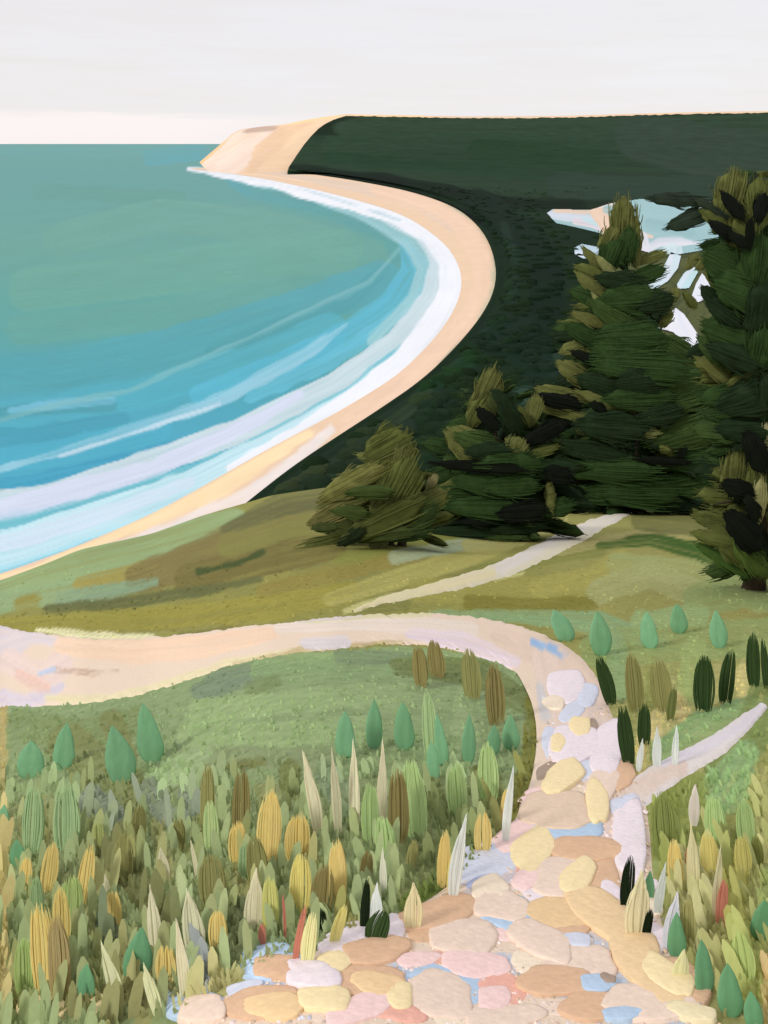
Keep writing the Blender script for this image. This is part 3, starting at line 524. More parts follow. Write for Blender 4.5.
for i in range(2500):                                                  # smaller stones that pack the gaps
    x, y = fr.uniform(200, 700), fr.uniform(800, 1022); wd = fr.uniform(22, 44); ht = wd * fr.uniform(.4, .62)
    if not inside(fpoly, np.array([x - wd * .6, x + wd * .6, x, x]), np.array([y, y, y - ht, min(y + ht, 1045)])).all(): continue
    if any(abs(x - q[0]) < (wd + q[2]) * .40 and abs(y - q[1]) < (ht + q[3]) * .40 for q in ST if q[4] > -30): continue
    if any(math.hypot(x - a, y - b) < 30 for a, b in ((590, 905), (612, 925), (640, 960), (655, 985), (670, 1000))): continue
    ST.append((x, y, wd, ht, fr.uniform(-18, 18), fr.choice([PEA, PEA, CRM, TAN, PNK, LAV, WHT, SHADE_BLU, (232, 200, 155)]), 0))
items = []
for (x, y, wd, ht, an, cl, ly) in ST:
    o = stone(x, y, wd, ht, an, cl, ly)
    nm = CN.get(cl) or ('greyish lavender' if cl == (178, 185, 212) else 'pale gap-shade blue' if cl == (190, 212, 238) else 'straw coloured' if cl == (216, 200, 150) else 'light tan')
    sz = 'large' if max(wd, ht) > 60 else 'small' if max(wd, ht) < 27 else 'mid sized'
    items.append((o, (sz, nm, zone_stone(x, y) if x > 120 else 'in the grass at the bottom left corner'), x))
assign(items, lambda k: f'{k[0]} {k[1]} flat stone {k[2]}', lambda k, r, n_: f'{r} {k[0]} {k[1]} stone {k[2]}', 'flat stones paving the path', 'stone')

# fine gravel between the stones
ng = 5200; gx = rng.uniform(150, 740, ng); gy = 690 + 345 * rng.random(ng) ** .9
pp_ = np.concatenate([resample(chaikin(outer), 120), resample(chaikin(inner), 120)[::-1]]); okg = inside(pp_, gx, gy) & inside(pp_, gx + 7, gy) & inside(pp_, gx - 7, gy); gx, gy = gx[okg], gy[okg]; ng = len(gx)
pal = np.array([lin(q) for q in [(234, 212, 194), (224, 196, 168), (214, 214, 224), (240, 226, 206), (206, 184, 160), (190, 178, 168), (236, 218, 214)]])
sg = A / (gy - base(gx)) / F; c0 = P(gx, gy, .004); c0[:, 2] += .006 * sg / .0036
rad = rng.uniform(.6, 2.0, ng) ** 1.3 * sg; ua = np.array([(0, 0, 1), (1, 0, .1), (.3, .95, .1), (-.8, .6, .1), (-.8, -.6, .1), (.3, -.95, .1), (0, 0, -.4)], float)
jt = rng.uniform(.75, 1.25, (ng, 7, 1)); v = c0[:, None] + ua[None] * jt * rad[:, None, None] * np.array([1.25, 1.25, .6])
ft = np.array([(0, 1, 2), (0, 2, 3), (0, 3, 4), (0, 4, 5), (0, 5, 1), (6, 2, 1), (6, 3, 2), (6, 4, 3), (6, 5, 4), (6, 1, 5)])
f = (ft[None] + (np.arange(ng) * 7)[:, None, None]).reshape(-1, 3)
tag(mesh_obj('gravel', v.reshape(-1, 3), f, np.repeat(pal[rng.integers(0, 7, ng)] * rng.uniform(.8, 1.1, (ng, 1)), 7, 0), M_stone, smooth=False), 'fine pale gravel scattered between the stones of the path', 'gravel', kind='stuff')

# ---------------------------------------------------------------- trees: boughs of packed needles over a trunk
class Acc:
    def __init__(s): s.v, s.f, s.c, s.n = [], [], [], 0
    def add(s, v, f, c):
        s.v.append(v); s.f.append(f + s.n); s.c.append(c); s.n += len(v)
    def obj(s, name, m, parent=None, loc=None, k=1.0):
        return mesh_obj(name, np.concatenate(s.v), np.concatenate(s.f), np.concatenate(s.c) / k, m, parent, loc)
def bough(acc, c0, ax, sd, nm, L, W, T, colr, nst=26, rag=.12, core=True, jit=.16):
    nst = int(nst * 1.5); rag = rag * 1.5; jit = jit * .7
    """a pad of foliage: lumpy core plus many long flat sprays lying along it"""
    ax, sd, nm = [np.asarray(q, float) / np.linalg.norm(q) for q in (ax, sd, nm)]; cl = lin(colr)
    if core:
        m, rg = 12, 7
        u = np.linspace(-1, 1, rg)[:, None]; a = np.linspace(0, 2 * np.pi, m, endpoint=False)[None]
        rr = np.sqrt(np.clip(1 - np.abs(u) ** 2.4, 0, 1)) * .86 + .02; rr = rr * (1 + .12 * rng.standard_normal((rg, m)))
        v = c0 + (u * L * .46 + 0 * a)[..., None] * ax + (rr * np.cos(a) * W * .5)[..., None] * sd + (rr * np.sin(a) * T * .5)[..., None] * nm
        i = np.arange(rg * m).reshape(rg, m); j = np.roll(i, -1, 1)
        f = np.stack([i[:-1], j[:-1], j[1:], i[1:]], -1).reshape(-1, 4)
        acc.add(v.reshape(-1, 3), f, np.tile(cl, (rg * m, 1)) * rng.uniform(.9, 1.08, (rg * m, 1)))
    t = rng.uniform(-1, 1, nst); half = np.sqrt(np.clip(1 - np.abs(t) ** 2.2, .03, 1))
    s0 = -half * L * .5 * rng.uniform(1 - rag, 1 + rag * .6, nst); s1 = half * L * .5 * rng.uniform(1 - rag * 2, 1 + rag, nst)
    w_ = W / nst * rng.uniform(.8, 3.2, nst); up = np.where(rng.random(nst) < .62, 1, -1) * T * .5 * (half * .95) * rng.uniform(.85, 1.15, nst)
    k = 5; q = np.linspace(0, 1, k)[None, :]
    S = s0[:, None] * (1 - q) + s1[:, None] * q; arch = (1 - (2 * q - 1) ** 2) ** .7
    wv = (w_[:, None] * (.25 + .75 * np.sin(np.pi * np.clip(q, .04, .97)) ** .6)); tt = (t * W * .5)[:, None] * (.82 + .18 * arch)
    splay = (q - .35) * t[:, None] * W * rng.uniform(-.05, .45, (nst, 1)); tt = tt + splay
    mid = c0 + S[..., None] * ax + tt[..., None] * sd + (up[:, None] * (.25 + .75 * arch))[..., None] * nm
    tw = rng.uniform(-.5, .5, nst)[:, None, None]
    dv = sd * 1.0 + nm * tw
    a = mid - dv * wv[..., None] * .5; b = mid + dv * wv[..., None] * .5
    v = np.stack([a, b], 2).reshape(-1, 3); i = np.arange(nst * k * 2).reshape(nst, k, 2)
    f = np.stack([i[:, :-1, 0], i[:, :-1, 1], i[:, 1:, 1], i[:, 1:, 0]], -1).reshape(-1, 4)
    cc = np.repeat(cl[None] * rng.uniform(1 - jit, 1 + jit, (nst, 1)), k * 2, 0)
    acc.add(v, f, cc)
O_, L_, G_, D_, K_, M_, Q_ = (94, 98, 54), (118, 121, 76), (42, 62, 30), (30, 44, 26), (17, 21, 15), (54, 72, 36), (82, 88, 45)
gaps = [(655, 215, 26), (675, 230, 24), (695, 235, 12), (662, 272, 15), (687, 277, 12), (702, 288, 13), (680, 326, 21), (671, 243, 16), (645, 245, 10), (600, 222, 14), (580, 216, 20), (586, 252, 12), (604, 236, 9), (692, 338, 12)]
def tree(name, label, cat, xb, yb, prof, traced, fill, palette, trunk_w, seed, stems=1):
    """prof: (row, left, right) outline; the crown has depth equal to its width"""
    global rng; rng = np.random.default_rng(seed); r = random.Random(seed)
    D0 = dist(xb, yb); root = bpy.data.objects.new(name, None); sc.collection.objects.link(root); loc = P(xb, yb); root.location = loc
    s = D0 / F; pr = np.array(prof, float); top = pr[0, 0]
    def lr(y): return np.interp(y, pr[:, 0], pr[:, 1]), np.interp(y, pr[:, 0], pr[:, 2])
    acc = Acc()
    for i in range(fill):
        y = top + (pr[-1, 0] - top) * (r.random() ** .75); l, rt = lr(y); cx, hw = (l + rt) / 2, (rt - l) / 2
        az = r.uniform(0, 2 * math.pi); rad = r.uniform(.35, .95)
        x = cx + math.cos(az) * hw * rad; dz = math.sin(az) * hw * rad * .8
        ln = r.uniform(.35, .75) * min(hw, 60) + 10; wd_ = ln * r.uniform(.3, .5)
        if any(math.hypot(x - g[0], (y - g[1])) < g[2] + wd_ * .45 + ln * .2 for g in gaps): continue
        c0 = at(x, y, D0) + np.array([0, dz * s, 0])
        rad_v = np.array([math.cos(az), math.sin(az), r.uniform(-.25, .25)])
        if abs(rad_v[0]) < .35: rad_v[0] = math.copysign(.35, rad_v[0] + 1e-3)
        sd_ = np.cross(rad_v, (0, 0, 1)); sd_ = sd_ + np.array([0, 0, 1.1]); nm_ = np.cross(rad_v, sd_)
        bough(acc, c0, rad_v, sd_, nm_, ln * s * 1.1, wd_ * s, wd_ * s * .6, r.choice(palette), 22, .2)
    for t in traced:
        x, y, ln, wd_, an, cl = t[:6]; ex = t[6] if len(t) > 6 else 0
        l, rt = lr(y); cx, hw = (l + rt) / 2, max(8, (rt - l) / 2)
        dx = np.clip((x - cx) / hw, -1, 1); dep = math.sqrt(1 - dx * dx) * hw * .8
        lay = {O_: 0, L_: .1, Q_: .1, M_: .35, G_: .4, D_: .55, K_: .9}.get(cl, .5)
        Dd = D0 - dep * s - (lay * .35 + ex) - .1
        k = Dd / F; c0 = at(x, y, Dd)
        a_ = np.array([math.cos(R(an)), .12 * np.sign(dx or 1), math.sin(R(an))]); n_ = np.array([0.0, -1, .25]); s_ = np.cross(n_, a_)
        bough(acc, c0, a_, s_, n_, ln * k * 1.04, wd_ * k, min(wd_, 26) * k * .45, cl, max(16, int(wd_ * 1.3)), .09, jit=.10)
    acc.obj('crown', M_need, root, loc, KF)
    ta = Acc(); ty = np.linspace(0, 1, 14)[:, None]; m = 12; a = np.linspace(0, 2 * np.pi, m, endpoint=False)[None]
    l, rt = lr(top + 12); xt = (l + rt) / 2
    for st_ in range(stems):
        p0 = loc + np.array([st_ * .25, 0, -.4]); p1 = at(xt + st_ * 14 - (stems - 1) * 7, top + 12 + st_ * 20, D0); cen = p0 * (1 - ty) + p1 * ty; cen[:, 0] += .12 * np.sin(ty[:, 0] * 5)
        rr = trunk_w * (1 - .88 * ty) * (1 + .06 * np.cos(a * 5)) * (1 + .5 * np.exp(-ty * 25))
        v = cen[:, None] + np.stack([rr * np.cos(a), rr * np.sin(a), 0 * rr * a], -1)
        i = np.arange(14 * m).reshape(14, m); j = np.roll(i, -1, 1)
        ta.add(v.reshape(-1, 3), np.stack([i[:-1], j[:-1], j[1:], i[1:]], -1).reshape(-1, 4), np.tile(lin((70, 60, 48)), (14 * m, 1)))
        for b in range(16):                                              # limbs
            tq = r.uniform(.12, .92); c0 = p0 * (1 - tq) + p1 * tq; az = r.uniform(0, 6.28); yy = HOR + (H - c0[2]) / D0 * F
            l, rt = lr(yy); ll = max(.3, (rt - l) / 2 * s * .75); e_ = c0 + np.array([math.cos(az) * ll, math.sin(az) * ll * .8, -.08 * ll])
            q = np.linspace(0, 1, 5)[:, None]; ce = c0 * (1 - q) + e_ * q; rb = trunk_w * .28 * (1 - .85 * q); aa = np.linspace(0, 2 * np.pi, 6, endpoint=False)[None]
            sx = np.array([-math.sin(az), math.cos(az), 0]); v = ce[:, None] + (rb * np.cos(aa))[..., None] * sx + (rb * np.sin(aa))[..., None] * np.array([0, 0, 1.])
            i = np.arange(30).reshape(5, 6); j = np.roll(i, -1, 1)
            ta.add(v.reshape(-1, 3), np.stack([i[:-1], j[:-1], j[1:], i[1:]], -1).reshape(-1, 4), np.tile(lin((66, 58, 44)), (30, 1)))
    ta.obj('trunk', M_bark, root, loc, 1.0)
    tag(root, label, cat, 'evergreens on the dune crest')
    return root
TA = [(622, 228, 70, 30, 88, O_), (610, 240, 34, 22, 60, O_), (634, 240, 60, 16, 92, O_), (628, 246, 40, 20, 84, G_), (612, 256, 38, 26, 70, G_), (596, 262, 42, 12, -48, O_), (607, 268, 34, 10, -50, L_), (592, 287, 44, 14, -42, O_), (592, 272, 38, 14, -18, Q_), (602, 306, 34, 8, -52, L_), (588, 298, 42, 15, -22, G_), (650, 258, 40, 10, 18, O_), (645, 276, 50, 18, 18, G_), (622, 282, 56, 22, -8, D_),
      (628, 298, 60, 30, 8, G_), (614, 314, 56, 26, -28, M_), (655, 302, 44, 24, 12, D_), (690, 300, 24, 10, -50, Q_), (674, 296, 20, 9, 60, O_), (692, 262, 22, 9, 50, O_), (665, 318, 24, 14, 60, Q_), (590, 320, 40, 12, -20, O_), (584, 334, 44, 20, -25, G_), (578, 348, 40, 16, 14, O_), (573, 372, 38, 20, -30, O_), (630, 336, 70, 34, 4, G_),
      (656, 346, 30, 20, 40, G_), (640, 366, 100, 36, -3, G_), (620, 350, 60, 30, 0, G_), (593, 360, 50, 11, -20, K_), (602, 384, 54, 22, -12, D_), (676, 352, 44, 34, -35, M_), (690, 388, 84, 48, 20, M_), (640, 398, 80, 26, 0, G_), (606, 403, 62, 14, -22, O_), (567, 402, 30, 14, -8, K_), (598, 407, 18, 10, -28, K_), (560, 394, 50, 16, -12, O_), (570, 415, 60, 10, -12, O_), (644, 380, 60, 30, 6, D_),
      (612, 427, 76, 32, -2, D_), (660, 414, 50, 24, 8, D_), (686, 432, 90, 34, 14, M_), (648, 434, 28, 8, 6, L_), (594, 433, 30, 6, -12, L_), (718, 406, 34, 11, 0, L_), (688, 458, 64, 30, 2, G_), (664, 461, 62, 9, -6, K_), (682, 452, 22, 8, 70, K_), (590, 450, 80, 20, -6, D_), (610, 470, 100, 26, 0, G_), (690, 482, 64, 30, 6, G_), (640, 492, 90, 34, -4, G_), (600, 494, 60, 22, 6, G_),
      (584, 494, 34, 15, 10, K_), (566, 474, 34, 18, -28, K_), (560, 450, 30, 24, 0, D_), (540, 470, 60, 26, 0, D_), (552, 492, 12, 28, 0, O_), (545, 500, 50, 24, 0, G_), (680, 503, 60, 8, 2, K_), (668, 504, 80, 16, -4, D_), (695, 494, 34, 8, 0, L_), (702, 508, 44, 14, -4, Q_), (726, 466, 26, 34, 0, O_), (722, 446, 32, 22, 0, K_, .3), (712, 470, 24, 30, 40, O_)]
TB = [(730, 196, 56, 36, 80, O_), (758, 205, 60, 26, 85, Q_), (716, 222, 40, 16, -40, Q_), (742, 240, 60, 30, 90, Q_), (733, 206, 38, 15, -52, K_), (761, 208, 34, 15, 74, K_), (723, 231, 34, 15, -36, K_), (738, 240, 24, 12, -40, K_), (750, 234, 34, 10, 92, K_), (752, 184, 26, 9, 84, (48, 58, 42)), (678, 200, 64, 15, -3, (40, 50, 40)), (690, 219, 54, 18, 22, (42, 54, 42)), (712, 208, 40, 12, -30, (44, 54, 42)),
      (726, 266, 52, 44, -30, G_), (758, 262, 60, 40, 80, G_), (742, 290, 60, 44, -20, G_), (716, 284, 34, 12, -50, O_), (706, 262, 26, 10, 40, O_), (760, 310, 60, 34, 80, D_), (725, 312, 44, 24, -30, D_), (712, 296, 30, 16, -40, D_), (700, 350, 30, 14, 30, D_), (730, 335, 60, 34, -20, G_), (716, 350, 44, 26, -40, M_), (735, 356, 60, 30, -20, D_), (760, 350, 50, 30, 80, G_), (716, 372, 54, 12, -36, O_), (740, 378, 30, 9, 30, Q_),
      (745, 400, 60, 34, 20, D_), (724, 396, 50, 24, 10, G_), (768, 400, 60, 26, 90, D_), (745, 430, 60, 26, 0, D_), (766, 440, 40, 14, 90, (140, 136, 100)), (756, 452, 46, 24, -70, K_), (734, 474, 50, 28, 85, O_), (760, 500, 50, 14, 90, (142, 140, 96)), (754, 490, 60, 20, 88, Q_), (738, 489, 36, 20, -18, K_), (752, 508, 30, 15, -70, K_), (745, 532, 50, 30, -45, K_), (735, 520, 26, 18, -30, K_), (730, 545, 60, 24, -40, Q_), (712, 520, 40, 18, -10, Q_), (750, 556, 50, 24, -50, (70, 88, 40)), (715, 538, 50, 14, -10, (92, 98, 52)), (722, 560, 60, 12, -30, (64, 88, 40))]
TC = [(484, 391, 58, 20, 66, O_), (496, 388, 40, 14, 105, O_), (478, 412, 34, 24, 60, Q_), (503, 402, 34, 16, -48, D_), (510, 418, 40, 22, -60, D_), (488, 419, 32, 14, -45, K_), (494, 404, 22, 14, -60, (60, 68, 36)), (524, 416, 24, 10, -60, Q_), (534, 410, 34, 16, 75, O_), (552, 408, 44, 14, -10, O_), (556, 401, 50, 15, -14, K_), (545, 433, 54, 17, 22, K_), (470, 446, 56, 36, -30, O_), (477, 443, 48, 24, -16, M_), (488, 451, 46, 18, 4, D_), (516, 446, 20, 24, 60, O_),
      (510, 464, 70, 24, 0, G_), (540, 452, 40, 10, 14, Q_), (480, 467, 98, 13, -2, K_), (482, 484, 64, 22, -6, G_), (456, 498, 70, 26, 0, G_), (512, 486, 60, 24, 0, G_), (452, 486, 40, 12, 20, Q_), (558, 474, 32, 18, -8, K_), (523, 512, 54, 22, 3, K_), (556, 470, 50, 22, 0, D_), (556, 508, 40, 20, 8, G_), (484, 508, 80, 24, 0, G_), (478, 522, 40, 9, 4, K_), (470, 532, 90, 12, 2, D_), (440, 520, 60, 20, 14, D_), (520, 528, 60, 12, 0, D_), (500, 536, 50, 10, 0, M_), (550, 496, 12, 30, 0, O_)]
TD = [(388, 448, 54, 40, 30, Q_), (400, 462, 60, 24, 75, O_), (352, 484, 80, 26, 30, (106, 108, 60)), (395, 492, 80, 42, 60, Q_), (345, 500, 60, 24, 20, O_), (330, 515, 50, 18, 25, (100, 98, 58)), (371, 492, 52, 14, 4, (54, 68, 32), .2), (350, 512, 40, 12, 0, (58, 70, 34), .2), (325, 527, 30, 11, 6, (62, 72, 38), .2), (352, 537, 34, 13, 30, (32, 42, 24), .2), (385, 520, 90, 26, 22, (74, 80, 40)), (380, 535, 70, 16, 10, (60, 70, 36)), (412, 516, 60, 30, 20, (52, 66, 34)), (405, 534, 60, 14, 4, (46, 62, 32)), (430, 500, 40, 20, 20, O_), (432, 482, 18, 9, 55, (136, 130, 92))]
tree('conifer_tree', 'tallest conifer with narrow olive tip and wide dark skirts in front of the inland lake', 'tree', 640, 512, [(204, 616, 632), (225, 604, 642), (258, 590, 655), (275, 578, 690), (300, 574, 712), (340, 566, 722), (375, 555, 730), (410, 540, 735), (450, 532, 735), (490, 530, 730), (508, 570, 715)], TA, 330, [G_, G_, D_, M_, D_, Q_], .22, 3)
tree('conifer_tree', 'conifer cut by the right edge of the picture with black tufts on an olive top', 'tree', 752, 590, [(172, 748, 768), (200, 712, 790), (240, 704, 806), (290, 700, 820), (350, 700, 830), (420, 706, 836), (480, 716, 836), (540, 700, 830), (575, 725, 812)], TB, 230, [G_, G_, D_, M_, Q_], .16, 5)
tree('conifer_tree', 'short rounded conifer with olive rimmed boughs left of the tallest one', 'tree', 492, 536, [(374, 484, 500), (395, 470, 535), (425, 452, 560), (460, 436, 575), (500, 430, 585), (530, 432, 570)], TC, 120, [G_, D_, M_], .2, 8)
tree('bush', 'lone olive bush sloping down towards the beach at the left end of the evergreens', 'bush', 385, 545, [(434, 382, 404), (455, 362, 412), (480, 340, 432), (510, 320, 440), (540, 318, 445)], TD, 60, [Q_, O_, (70, 78, 40)], .12, 9, stems=2)
rng = np.random.default_rng(77)

# ---------------------------------------------------------------- leaves, plumes and tufts of the slope, each standing on the sand
Gn, Gd, Yl, Ol, Ob, Cr, Wh, Sg, Lg, Dk, Bk, Rd, Bn = (104, 156, 112), (88, 142, 98), (190, 172, 98), (126, 124, 70), (122, 112, 62), (226, 220, 186), (206, 212, 208), (134, 158, 112), (148, 170, 110), (44, 64, 30), (24, 36, 18), (166, 102, 80), (150, 134, 86)
CW = {Gn: 'sea green', Gd: 'deep green', Yl: 'golden', Ol: 'olive', Ob: 'brown olive', Cr: 'cream', Wh: 'silvery white', Sg: 'sage', Lg: 'lime green', Dk: 'dark green', Bk: 'near black', Rd: 'rust red', Bn: 'tan brown'}
PL = [ # x, top, bottom, width, lean, colour, form
 (29, 743, 778, 27, -3, Gn, 'l'), (63, 722, 769, 22, 2, Gn, 'l'), (118, 726, 784, 28, -16, Gn, 'l'), (148, 701, 763, 26, -12, Gn, 'l'), (2, 806, 830, 14, 0, Gn, 'l'), (345, 711, 758, 20, 0, Gn, 'l'), (374, 698, 749, 17, 0, Gn, 'l'), (404, 699, 750, 20, -2, Gn, 'l'), (433, 744, 781, 13, -2, Gn, 'l'), (441, 718, 766, 13, -6, Gn, 'l'), (469, 713, 764, 14, 2, Gn, 'l'), (494, 724, 755, 14, 1, Gn, 'l'), (511, 713, 751, 17, 0, Gn, 'l'),
 (563, 609, 641, 22, -14, Gn, 'l'), (601, 608, 655, 23, -4, Gn, 'l'), (650, 613, 648, 17, 0, Gn, 'l'), (679, 601, 633, 18, -2, Gn, 'l'), (720, 612, 648, 19, 0, Gn, 'l'), (17, 842, 868, 19, -6, Gd, 'l'), (85, 969, 1001, 21, -2, Gd, 'l'), (136, 935, 984, 28, 3, Gd, 'l'), (678, 915, 959, 18, 3, Gd, 'l'), (706, 947, 996, 22, 1, Gd, 'l'), (731, 965, 1017, 24, 0, Gd, 'l'), (755, 997, 1030, 19, 0, Gd, 'l'), (764, 900, 940, 24, 6, Gd, 'l'), (650, 872, 900, 10, 4, Gd, 'l'),
 (312, 750, 834, 14, -18, Cr, 'p'), (336, 744, 836, 10, -8, Cr, 'p'), (354, 748, 835, 12, -3, Cr, 'p'), (382, 745, 836, 11, 1, Cr, 'p'), (106, 876, 907, 9, -5, Cr, 'p'), (162, 850, 888, 14, -6, Cr, 'p'), (194, 838, 876, 5, -8, Cr, 'p'), (152, 896, 960, 14, -14, Cr, 'p'), (191, 893, 958, 23, -12, (212, 210, 178), 'p'), (180, 931, 1002, 11, -16, Cr, 'p'), (110, 948, 1012, 15, -24, (206, 206, 168), 'p'), (152, 970, 1016, 16, -20, (200, 200, 160), 'p'), (253, 876, 935, 20, 1, Cr, 'p'),
 (376, 885, 932, 14, 2, Wh, 'p'), (383, 850, 896, 8, -1, (206, 206, 188), 'p'), (414, 887, 932, 21, 0, (234, 226, 178), 'p'), (458, 813, 900, 15, 16, Wh, 'p'), (509, 770, 846, 10, 12, Wh, 'p'), (639, 874, 940, 27, 12, (228, 222, 184), 'p'), (661, 862, 916, 10, 12, Wh, 'p'), (672, 890, 952, 15, 14, (218, 220, 228), 'p'), (695, 824, 897, 13, 1, (222, 216, 172), 'p'), (719, 845, 922, 12, 9, (226, 220, 180), 'p'), (682, 952, 985, 18, 8, (214, 212, 168), 'p'), (658, 728, 768, 10, 3, Wh, 'p'), (677, 727, 768, 8, 5, Wh, 'p'), (641, 742, 772, 8, 8, Wh, 'p'), (695, 782, 826, 11, 4, (232, 222, 214), 'p'),
 (24, 862, 890, 14, 0, Yl, 't'), (47, 850, 893, 16, 1, Yl, 't'), (84, 852, 906, 16, 3, Yl, 't'), (42, 915, 996, 34, -14, Yl, 't'), (56, 925, 998, 22, -12, Bn, 't'), (36, 876, 925, 13, -3, Sg, 't'), (68, 884, 936, 24, -3, (146, 164, 98), 't'), (60, 888, 952, 18, -4, Yl, 't'), (24, 945, 997, 22, -7, (146, 166, 98), 't'), (112, 895, 926, 17, -3, Yl, 't'), (166, 948, 986, 24, -2, Yl, 't'), (138, 806, 846, 14, -1, Ol, 't'), (122, 840, 882, 18, -4, Ol, 't'), (178, 818, 852, 13, 0, Ol, 't'), (206, 775, 838, 16, -4, Ol, 't'),
 (240, 778, 842, 18, -2, Ob, 't'), (268, 800, 862, 24, 0, Yl, 't'), (297, 818, 860, 25, 0, Yl, 't'), (237, 826, 864, 18, -2, Yl, 't'), (256, 842, 888, 20, -6, Ol, 't'), (211, 862, 906, 26, -6, Ol, 't'), (217, 914, 954, 20, -1, Yl, 't'), (300, 858, 914, 22, 0, (190, 180, 98), 't'), (337, 849, 906, 18, -2, Yl, 't'), (322, 866, 914, 22, 4, Ob, 't'), (366, 853, 888, 13, 3, Ob, 't'), (337, 905, 946, 14, 12, (186, 182, 112), 't'), (308, 922, 968, 15, 6, (204, 200, 142), 't'), (270, 884, 932, 17, -4, (172, 172, 96), 't'), (298, 910, 966, 7, 10, Rd, 't'), (262, 924, 948, 8, 0, Rd, 't'), (284, 900, 940, 3, -4, Rd, 't'),
 (318, 911, 931, 17, 0, Bk, 't'), (365, 886, 932, 9, 3, Bk, 't'), (376, 916, 943, 24, 12, Dk, 't'), (398, 777, 846, 22, -1, Ob, 't'), (370, 786, 842, 18, -1, Lg, 't'), (385, 818, 858, 22, -4, Lg, 't'), (415, 768, 838, 24, -7, Lg, 't'), (458, 764, 820, 22, -4, Lg, 't'), (489, 750, 804, 20, 0, Lg, 't'), (420, 648, 688, 16, -3, Ob, 't'), (437, 642, 678, 18, -4, Ob, 't'), (472, 652, 700, 19, -4, Ol, 't'), (496, 669, 726, 20, -2, Ob, 't'), (505, 788, 828, 9, 4, Yl, 't'), (483, 814, 854, 18, 0, Yl, 't'), (444, 836, 888, 13, 4, Yl, 't'), (452, 853, 892, 9, 3, (186, 174, 92), 't'), (412, 843, 870, 11, 5, Ol, 't'), (210, 806, 850, 16, -4, (150, 168, 112), 't'),
 (608, 655, 706, 15, -12, Dk, 't'), (628, 709, 766, 17, -4, Dk, 't'), (645, 705, 746, 13, 2, Dk, 't'), (705, 656, 712, 21, 4, Dk, 't'), (728, 650, 704, 15, 10, Dk, 't'), (755, 634, 687, 13, 3, Dk, 't'), (767, 640, 690, 7, 0, Dk, 't'), (635, 652, 712, 20, -4, Ol, 't'), (663, 662, 712, 22, -3, Ol, 't'), (672, 688, 721, 9, 7, (92, 98, 48), 't'),
 (629, 864, 912, 15, 9, Bk, 't'), (648, 912, 940, 10, 8, Bk, 't'), (724, 888, 928, 12, 9, Rd, 't'), (688, 848, 882, 5, 1, Rd, 't'), (677, 843, 892, 15, 0, Yl, 't'), (712, 838, 878, 18, 0, (172, 162, 88), 't'), (745, 840, 878, 18, 0, (168, 162, 88), 't'), (759, 840, 868, 13, 0, (110, 114, 50), 't'), (717, 800, 846, 20, 0, Lg, 't'), (748, 805, 852, 20, 0, Lg, 't'), (746, 940, 982, 22, -3, (152, 166, 96), 't'), (666, 800, 852, 26, 0, (122, 132, 66), 't'), (688, 900, 950, 16, 2, (150, 146, 88), 't'),
 (31, 788, 854, 24, -1, Sg, 't'), (64, 792, 852, 26, -8, Sg, 't'), (98, 826, 850, 12, -4, (150, 158, 90), 't'), (430, 700, 760, 14, -3, (138, 160, 110), 't'), (245, 842, 880, 14, 0, Sg, 't')]
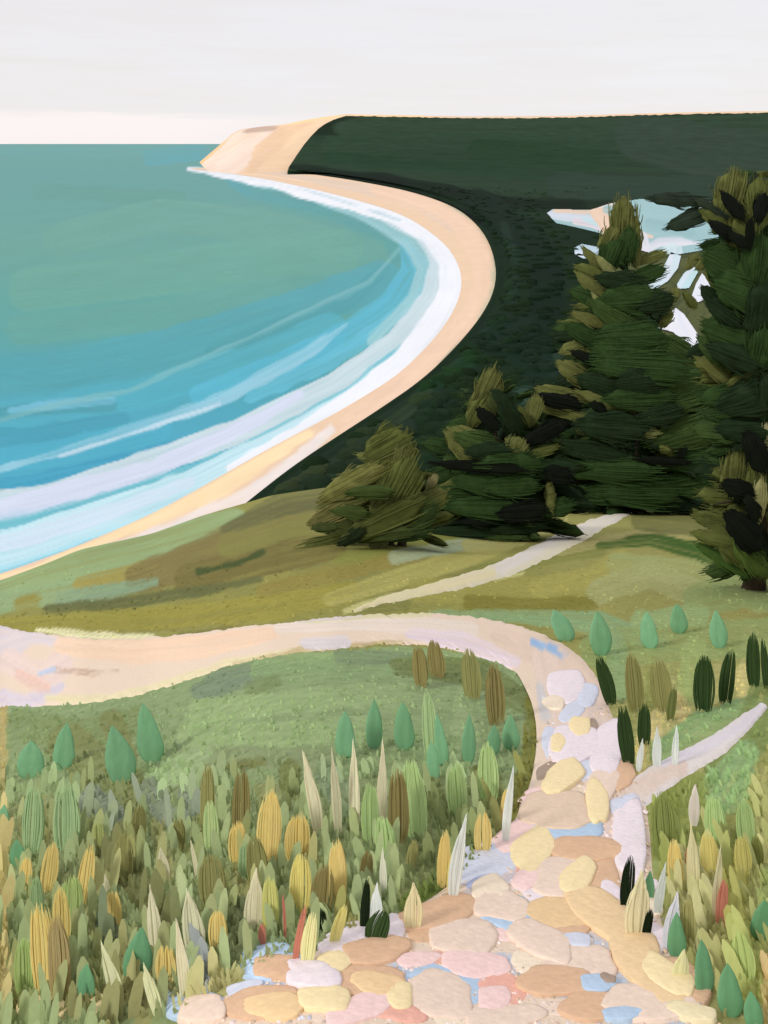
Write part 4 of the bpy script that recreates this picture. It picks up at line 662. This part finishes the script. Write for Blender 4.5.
def leaf(x, y0, y1, wd, ln, colr, form):
    s = dist(x, y1) / F; loc = P(x - ln * .3, y1); h = (y1 - y0) * s * .9; W = wd * s * (1.06 if form == 't' else 1)
    up = np.array([ln * s / h * .9, rng.uniform(.1, .4), 1.0]); yaw = rng.uniform(-.35, .35); sx = np.array([math.cos(yaw), math.sin(yaw), 0.])
    nn = np.cross(up, sx); nn /= np.linalg.norm(nn); cl = lin(colr); cl = cl * .84 + .16 * cl.mean(); acc = Acc()
    bend = ln * s * rng.uniform(.1, .3)
    if form == 'l':
        rg, m = 18, 20; t = np.linspace(0, 1, rg)[:, None]; a = np.linspace(0, 2 * np.pi, m, endpoint=False)[None]
        pf = np.interp(t, [0, .05, .14, .3, .5, .7, .85, .94, 1], [.35, .66, .9, 1.04, .97, .72, .42, .18, .01]); pf = pf * (1 + .04 * np.sin(t * 9 + rng.uniform(0, 6)))
        rid = 1 + .05 * np.cos(a * 7 + t * 3)
        v = (t * h)[..., None] * up + (pf * W * .5 * np.cos(a) * rid)[..., None] * sx + (pf * W * .08 * np.sin(a) * rid * (1 - .5 * np.exp(-(np.cos(a) / .18) ** 2)))[..., None] * nn + ((t - t * t) * bend * -2)[..., None] * sx - np.array([0, 0, .01 * h])
        i = np.arange(rg * m).reshape(rg, m); j = np.roll(i, -1, 1)
        cc = cl[None, None] * (1 + .10 * (vnoise(a * 3 + x, t * 5, 4) - .5))[..., None] * (1 + 0 * t[..., None])
        acc.add(v.reshape(-1, 3), np.stack([i[:-1], i[1:], j[1:], j[:-1]], -1).reshape(-1, 4), cc.reshape(-1, 3))
        # midrib
        nmq = 'broad_leaf'
    else:
        nst = int(26 + wd * 2.2) if form == 't' else int(10 + wd * 1.4)
        k = 7; q = np.linspace(0, 1, k)[None]
        tt = rng.uniform(-1, 1, nst)[:, None]; hh = (h * (1 - .16 * np.abs(tt) ** 3) * rng.uniform(.88, 1.06, (nst, 1))) if form == 't' else h * (1 - .24 * np.abs(tt) ** 2) * rng.uniform(.92, 1.02, (nst, 1))
        b0 = rng.uniform(0, .14, (nst, 1)) * h if form == 't' else 0 * tt
        wv = W / nst * (rng.uniform(2.8, 5.2, (nst, 1)) if form == 't' else rng.uniform(2.4, 4.4, (nst, 1)))
        env = np.interp(q, [0, .25, .55, .8, 1], [.75, 1, 1.05, .95, .72] if form == 't' else [.55, .95, 1.05, .85, .25])
        lat = tt * W * .46 * env; zz_ = b0 + (hh - b0) * q; dpt = rng.uniform(-.06, .06, (nst, 1)) * W
        ww = wv * np.interp(q, [0, .1, .5, .85, 1], [.6, 1, 1, .9, .25])
        mid = zz_[..., None] * up + lat[..., None] * sx + dpt[..., None] * nn + ((q - q * q) * bend * -2)[..., None] * sx
        tw = rng.uniform(-.2, .2, (nst, 1, 1)); dv = sx + nn * tw
        v = np.stack([mid - dv * ww[..., None] * .5, mid + dv * ww[..., None] * .5], 2).reshape(-1, 3); i = np.arange(nst * k * 2).reshape(nst, k, 2)
        f = np.stack([i[:, :-1, 0], i[:, :-1, 1], i[:, 1:, 1], i[:, 1:, 0]], -1).reshape(-1, 4)
        acc.add(v - np.array([0, 0, .01 * h]), f, np.repeat(cl[None] * rng.uniform(.94, 1.06, (nst, 1)), k * 2, 0)); nmq = 'grass_tuft' if form == 't' else 'grass_plume'
    o = acc.obj(nmq, M_broad if form == 'l' else M_leaf, k={'l': .80, 'p': .48, 't': .52}[form]); o.location = loc
    return o
def zone(x, y):
    if y < 663 and x > 540: return 'above the bend of the path'
    if x > 600 and y < 775: return 'between main and side path'
    if x > 600: return 'in the ' + ('upper' if y < 885 else 'middle' if y < 945 else 'lower') + ' grass right of the stones'
    if y < 735: return 'under the top of the path bend'
    if y < 860: return ('in the hollow at the left' if x < 200 else 'in the middle of the hollow' if x < 400 else 'in the hollow by the path')
    return ('in the ' + ('upper' if y < 940 else 'lower') + ' left foreground grass' if x < 200 else 'in grass left of the stones' if x < 345 else 'along the stones left edge')
items = []
FN = {'l': 'broad leaf', 'p': 'feathery plume', 't': 'grass tuft'}
for (x, y0, y1, wd, ln, cl, form) in PL:
    o = leaf(x, y0, y1, wd, ln, cl, form)
    nm = CW.get(cl)
    if nm is None: nm = 'ivory' if min(cl) > 155 and form == 'p' else 'straw yellow' if cl[0] > cl[1] and cl[0] > 160 else 'pale green' if cl[1] > 155 else 'dull green'
    le = 'left leaning' if ln < -5 else 'right leaning' if ln > 5 else 'upright'
    items.append((o, (form, le, nm, zone(x, y1)), x))
GRP = {'l': 'broad green leaves on the dune', 'p': 'pale plumes among the grass', 't': 'coloured grass tufts on the dune'}
for fm in 'lpt':
    assign([i for i in items if i[1][0] == fm], lambda k: f'{k[1]} {k[2]} {FN[k[0]]} {k[3]}', lambda k, r, n_: f'{r} {k[1]} {k[2]} {FN[k[0]]} {k[3]}', GRP[fm], {'l': 'leaf', 'p': 'plume', 't': 'grass tuft'}[fm])

# ---------------------------------------------------------------- short grass all over the slope
po, pi_ = resample(chaikin(outer), 200), resample(chaikin(inner), 200)
path_poly = np.concatenate([po, pi_[::-1]]); side_poly = np.array([(622, 784), (690, 745), (760, 700), (770, 712), (752, 732), (726, 760), (690, 782), (634, 824)], float)
up_poly = np.array([(335, 616), (368, 600), (430, 582), (490, 567), (530, 546), (570, 527), (628, 509), (632, 514), (606, 528), (580, 543), (540, 563), (500, 581), (450, 594), (385, 606), (352, 620)], float)
nF, nB = 29000, 1650
gx = rng.uniform(-420, 1240, nF + nB); gy = np.concatenate([560 + 480 * rng.random(nF) ** .8, rng.uniform(775, 1060, nB)]); broad = np.arange(nF + nB) >= nF
b_ = base(gx); ok = (gy > b_ + 34)
wide = np.where(broad, 5, 1)
for d_ in (-1, 0, 1):
    ok &= ~inside(path_poly, gx + d_ * wide, gy + 1) & ~inside(side_poly, gx + d_ * wide, gy + 1) & ~inside(up_poly, gx + d_ * wide, gy + 1)
ok &= ~(broad & (gx > 560) & (gy < 800)); ok &= ~((gy > 1018) & (gx > 120) & (gx < 760))
gx, gy, broad = gx[ok], gy[ok], broad[ok]; n = len(gx); gcol = ground_colour(gx, gy - np.where(broad, 16, 3))
lum = gcol.mean(1, keepdims=True); gcol = gcol * .9 + lum * .1
Yd = A / (gy - base(gx)); s = Yd / F
hp = np.interp(gy, [560, 640, 720, 800, 1000], [1.5, 2.5, 4, 9, 14]) * rng.uniform(.5, 1.15, n)
wp = np.interp(gy, [560, 720, 1000], [2.5, 3.2, 4.5]) * rng.uniform(.6, 1.3, n)
hp = np.where(broad, np.interp(gy, [742, 800, 1000], [10, 20, 30]) * rng.uniform(.6, 1.2, n), hp)
wp = np.where(broad, np.interp(gy, [742, 1000], [7, 12]) * rng.uniform(.7, 1.3, n), wp)
p0 = P(gx, gy, -.004)
up = np.stack([rng.normal(-.14, .14, n), rng.normal(0, .12, n) + np.where(broad, .7, .1), np.ones(n)], 1); yaw = rng.uniform(-.6, .6, n); sx = np.stack([np.cos(yaw), np.sin(yaw), 0 * yaw], 1)
k = 4; qs = [0, .4, .8, 1]; wq = [.8, 1, .82, .2]; vv = []
bend = rng.normal(0, .12, n)
for q, wk in zip(qs, wq):
    mid = p0 + up * (hp * s * q)[:, None] + sx * (bend * hp * s * q * q)[:, None]
    vv += [mid - sx * (wp * s * wk * .5)[:, None], mid + sx * (wp * s * wk * .5)[:, None]]
v = np.stack(vv, 1).reshape(-1, 3); i = np.arange(n * 8).reshape(n, 4, 2)
f = np.stack([i[:, :-1, 0], i[:, :-1, 1], i[:, 1:, 1], i[:, 1:, 0]], -1).reshape(-1, 4)
cc = np.repeat(gcol * rng.uniform(.93, 1.08, (n, 1)), 8, 0)
tag(mesh_obj('grass', v, f, cc / np.repeat(np.where(broad, .54, .60), 8)[:, None], M_leaf), 'short sage and straw grass covering the dune on both sides of the path', 'grass', kind='stuff')
